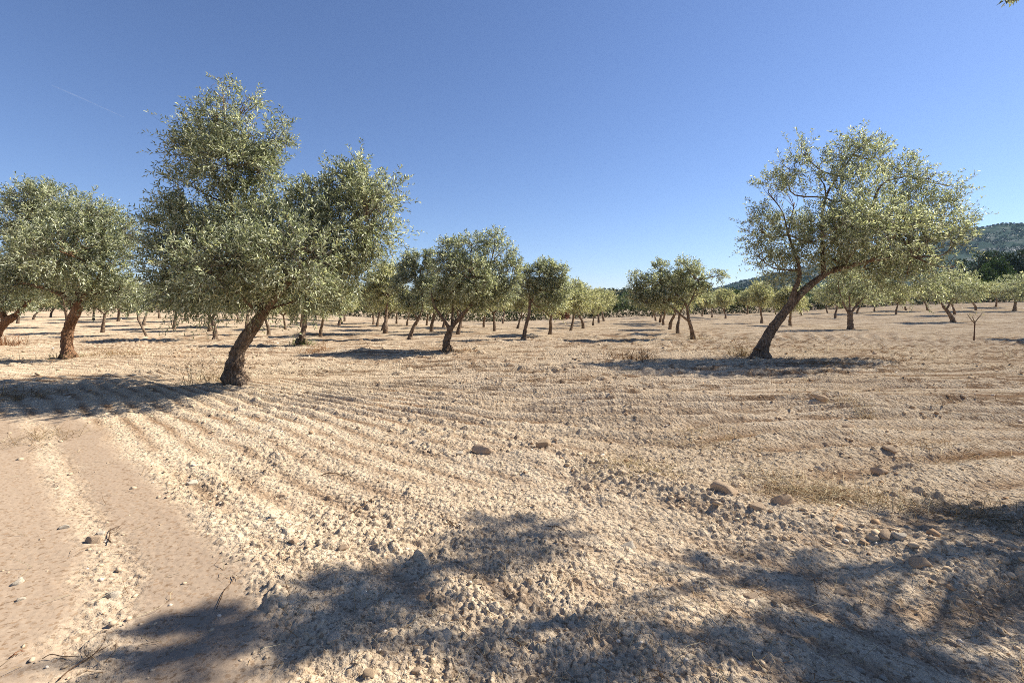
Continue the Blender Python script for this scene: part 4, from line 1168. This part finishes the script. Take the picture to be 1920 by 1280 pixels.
weed(1330, 830, 210, 0.5, 220, (0.10, 0.30), (0.0, 0.5), 'thin flattened straw across the furrows right of the loose mound', 22, [(0.46, 0.36, 0.2), (0.34, 0.23, 0.12), (0.24, 0.15, 0.08)])
weed(1760, 850, 240, 0.7, 200, (0.1, 0.32), (0.0, 0.6), 'scattered brown straw on the furrows near the right edge', 23, [(0.44, 0.34, 0.2), (0.32, 0.2, 0.1), (0.2, 0.12, 0.065)])
TG = 'fallen twigs on the soil'
def twig(pts, rpx, label, seed, lift=0.012, fork=True, col=(0.10, 0.06, 0.035)):
    P = []
    for i, q in enumerate(pts):
        x, y = ground_at(*q[:2])
        P.append((x, y, gz(x, y) + lift + (q[2] if len(q) > 2 else 0)))
    P = np.array(P); o0 = P[0].copy(); k = P[0][1] / F
    mb = MB(); r = rpx * k * 0.55
    C = spline(P - o0, 7) + np.random.default_rng(seed).normal(scale=0.006, size=(7, 3))
    v, q, t = tube(C, [r, r * 0.8, r * 0.35], 14, 6, 0.15, 30, seed); mb.add(v, q, t, col)
    if fork:
        rg = np.random.default_rng(seed + 50)
        for f in (0.35, 0.6, 0.8):
            s = C[int(f * 6)]; d = (C[-1] - C[0]); l = np.linalg.norm(d)
            e = s + d * 0.22 + np.array([-d[1], d[0], 0]) * rg.choice([-0.2, 0.2]) + np.array([0, 0, 0.05 * l])
            v, q, t = tube([s, (s + e) / 2 + rg.normal(scale=0.01, size=3), e], [r * 0.5, r * 0.35, r * 0.15], 6, 5); mb.add(v, q, t, col)
    o = obj('twig', mb.mesh('twig', M_DRY2)); o.location = o0
    tag(o, label, 'twig', TG)
twig([(110, 1278), (150, 1245), (182, 1222), (202, 1192)], 2.2, 'dark forked twig at the bottom left of the track', 1)
twig([(80, 1232), (130, 1230), (178, 1224)], 1.4, 'thin twig lying across the track at bottom left', 2, fork=False)
twig([(405, 1138), (425, 1105), (436, 1082), (448, 1088)], 1.5, 'bent straw-thin twig on the track left of the shadow lobe', 3, fork=False)
twig([(350, 908), (375, 898), (396, 888)], 2.6, 'grey stick at the right edge of the smooth track', 4, fork=False, col=(0.32, 0.27, 0.22))
twig([(640, 980), (672, 962), (690, 945), (705, 948)], 2.0, 'dark twig on the furrows above the centre shadow', 5)
twig([(600, 895), (640, 893), (665, 905)], 1.7, 'dark twig across the furrows left of centre', 6)
twig([(828, 970), (845, 985), (860, 1002)], 1.6, 'small twig on the soil above the centre shadow', 7)
twig([(1030, 985), (1050, 995), (1062, 1004)], 1.6, 'short dark twig at the right tip of the centre shadow', 8, fork=False)
twig([(20, 1226), (45, 1218)], 1.8, 'short reddish twig near the left picture edge', 9, fork=False, col=(0.2, 0.08, 0.04))
twig([(1580, 955), (1570, 985), (1560, 1000), (1590, 985)], 1.8, 'curved twig sticking out of the weedy bank', 10, col=(0.3, 0.2, 0.12))
twig([(205, 1020), (207, 995), (222, 985)], 1.8, 'forked twig beside the tan stone between the wheel tracks', 11)

# bare sapling at right
def sapling():
    x0, y0 = ground_at(1826, 638)
    k = y0 / F; org = np.array([x0, y0, gm(x0, y0)])
    root = empty('sapling', org); tag(root, 'small bare forked sapling standing on the furrows at right', 'sapling')
    P = lambda px, py: at(px, py, y0) - org
    mb = MB()
    p0 = P(1826, 638); p0[2] = -0.05
    v, q, t = tube([p0, P(1827, 620), P(1828, 603)], [1.3 * k, 1.0 * k, 0.9 * k], 12, 7, 0.1, 8, 3); mb.add(v, q, t, (0.09, 0.055, 0.04))
    st = obj('stem', mb.mesh('stem', M_DRY2), root)
    for pts in ([(1828, 604), (1836, 594), (1842, 587)], [(1828, 604), (1824, 596), (1825, 590)], [(1827, 606), (1820, 598), (1813, 588)]):
        m2 = MB(); v, q, t = tube([P(*p) for p in pts], [0.8 * k, 0.6 * k, 0.3 * k], 8, 5); m2.add(v, q, t, (0.11, 0.07, 0.045))
        obj('twig', m2.mesh('twig', M_DRY2), st)
    rng = np.random.default_rng(3)
    tips = np.array([P(1838, 592), P(1841, 588), P(1824, 594), P(1816, 590), P(1828, 592), P(1820, 598)])
    V, T, c = leaf_cards(tips, np.tile([[0.1, 0, 1.0]], (6, 1)) + rng.normal(scale=0.4, size=(6, 3)), np.full(6, 0.18), rng, 5, 0.09, 0.025, np.array([(0.2, 0.18, 0.07), (0.3, 0.26, 0.12)]), np.array([1., 1]))
    obj('leaves', mesh_np('leaves', V, None, T, M_LEAF, c), root)
sapling()

# slender leaning young trunk at left
def young():
    x0, y0 = ground_at(275, 632)
    k = y0 / F; org = np.array([x0, y0, gm(x0, y0)])
    root = empty('young_tree', org); tag(root, 'slender young olive with thin leaning stem left of the dark forked trunk', 'tree')
    P = lambda px, py, d=0: at(px, py, y0 + d) - org
    p0 = P(276, 632); p0[2] = -0.05
    mb = MB(); v, q, t = tube([p0, P(267, 614), P(260, 600), P(257, 585)], [2.2 * k, 1.9 * k, 1.7 * k, 1.0 * k], 16, 8, 0.1, 6, 4); mb.add(v, q, t)
    obj('trunk', mb.mesh('trunk', M_BARK, True), root)
    rng = np.random.default_rng(8)
    bl = [(*P(*b[:2], 0), b[2] * k, b[2] * k, b[3] * k, 1) for b in [(255, 570, 26, 18), (275, 555, 24, 20), (240, 560, 22, 18), (258, 540, 24, 18)]]
    obj('crown', crown_mesh('crown', bl, 420, rng, 9, 0.15, 0.042, (0.2, 0.42), OLIVE, OLIVE_W, 0.3, 8), root)
young()

# reddish shrub on the field edge
def red_shrub():
    y0 = 74.0; x0 = (1053 - HX) / F * y0
    root = empty('red_shrub', (x0, y0, gm(x0, y0))); tag(root, 'reddish brown shrub at the far field edge right of the centre trees', 'shrub')
    rng = np.random.default_rng(6)
    mb = MB()
    for i in range(5):
        v, q, t = tube([(0, 0, -0.05), (rng.normal(scale=0.3), rng.normal(scale=0.3), 0.5), (rng.normal(scale=0.7), rng.normal(scale=0.4), 1.0)], [0.04, 0.03, 0.015], 8, 5); mb.add(v, q, t)
    obj('stems', mb.mesh('stems', M_BARK), root)
    V_ = crown_mesh('foliage', [(0, 0, 0.8, 1.3, 0.8, 0.7, 1)], 260, rng, 6, 0.22, 0.1, (0.2, 0.5), np.array([(0.14, 0.05, 0.035), (0.2, 0.08, 0.05)]), np.array([1., 1]), 0.2, 3, M_SCRUB)
    obj('foliage', V_, root)
red_shrub()

# thin vapour trail high in the sky
def contrail():
    m, t, N, L = new_mat('vapour')
    d = N.new('ShaderNodeBsdfDiffuse'); d.inputs[0].default_value = (0.9, 0.92, 0.95, 1)
    tr = N.new('ShaderNodeBsdfTransparent')
    tc = N.new('ShaderNodeTexCoord')
    n1 = noise(N, L, tc.outputs['Object'], 0.004, 4, 0.7)
    f = ramp(N, L, n1, [(0.35, (0.02, 0.02, 0.02)), (0.7, (0.13, 0.13, 0.13))])
    mx = N.new('ShaderNodeMixShader'); L.new(f, mx.inputs[0]); L.new(tr.outputs[0], mx.inputs[1]); L.new(d.outputs[0], mx.inputs[2])
    o = N.new('ShaderNodeOutputMaterial'); L.new(mx.outputs[0], o.inputs[0])
    A = at(97, 160, 20000); B = at(232, 220, 20600)
    v, q, tt = tube([A, (A + B) / 2 + np.array([0, 0, 15]), B], [20, 19, 12], 20, 8)
    mb = MB(); mb.add(v, q, tt)
    ob = obj('vapour_trail', mb.mesh('vapour_trail', m, True))
    tag(ob, 'thin white aircraft vapour trail high in the sky at upper left', None, None, 'stuff')
contrail()

# ------------------------------------------------------------------ air
def haze():
    m, t, N, L = new_mat('air')
    v = N.new('ShaderNodeVolumePrincipled')
    v.inputs['Color'].default_value = (0.42, 0.66, 1.0, 1)
    v.inputs['Density'].default_value = 0.00006
    v.inputs['Anisotropy'].default_value = 0.2
    o = N.new('ShaderNodeOutputMaterial'); L.new(v.outputs[0], o.inputs[1])
    x0, x1, y0, y1, z0, z1 = -2750, 2750, -2750, 2750, -12, 200
    V = np.array([(x, y, z) for z in (z0, z1) for y in (y0, y1) for x in (x0, x1)], float)
    q = [(0, 2, 3, 1), (4, 5, 7, 6), (0, 1, 5, 4), (2, 6, 7, 3), (0, 4, 6, 2), (1, 3, 7, 5)]
    tag(obj('haze', mesh_np('haze', V, q, None, m)), 'thin bluish haze in the air over the orchard', None, None, 'stuff')
haze()
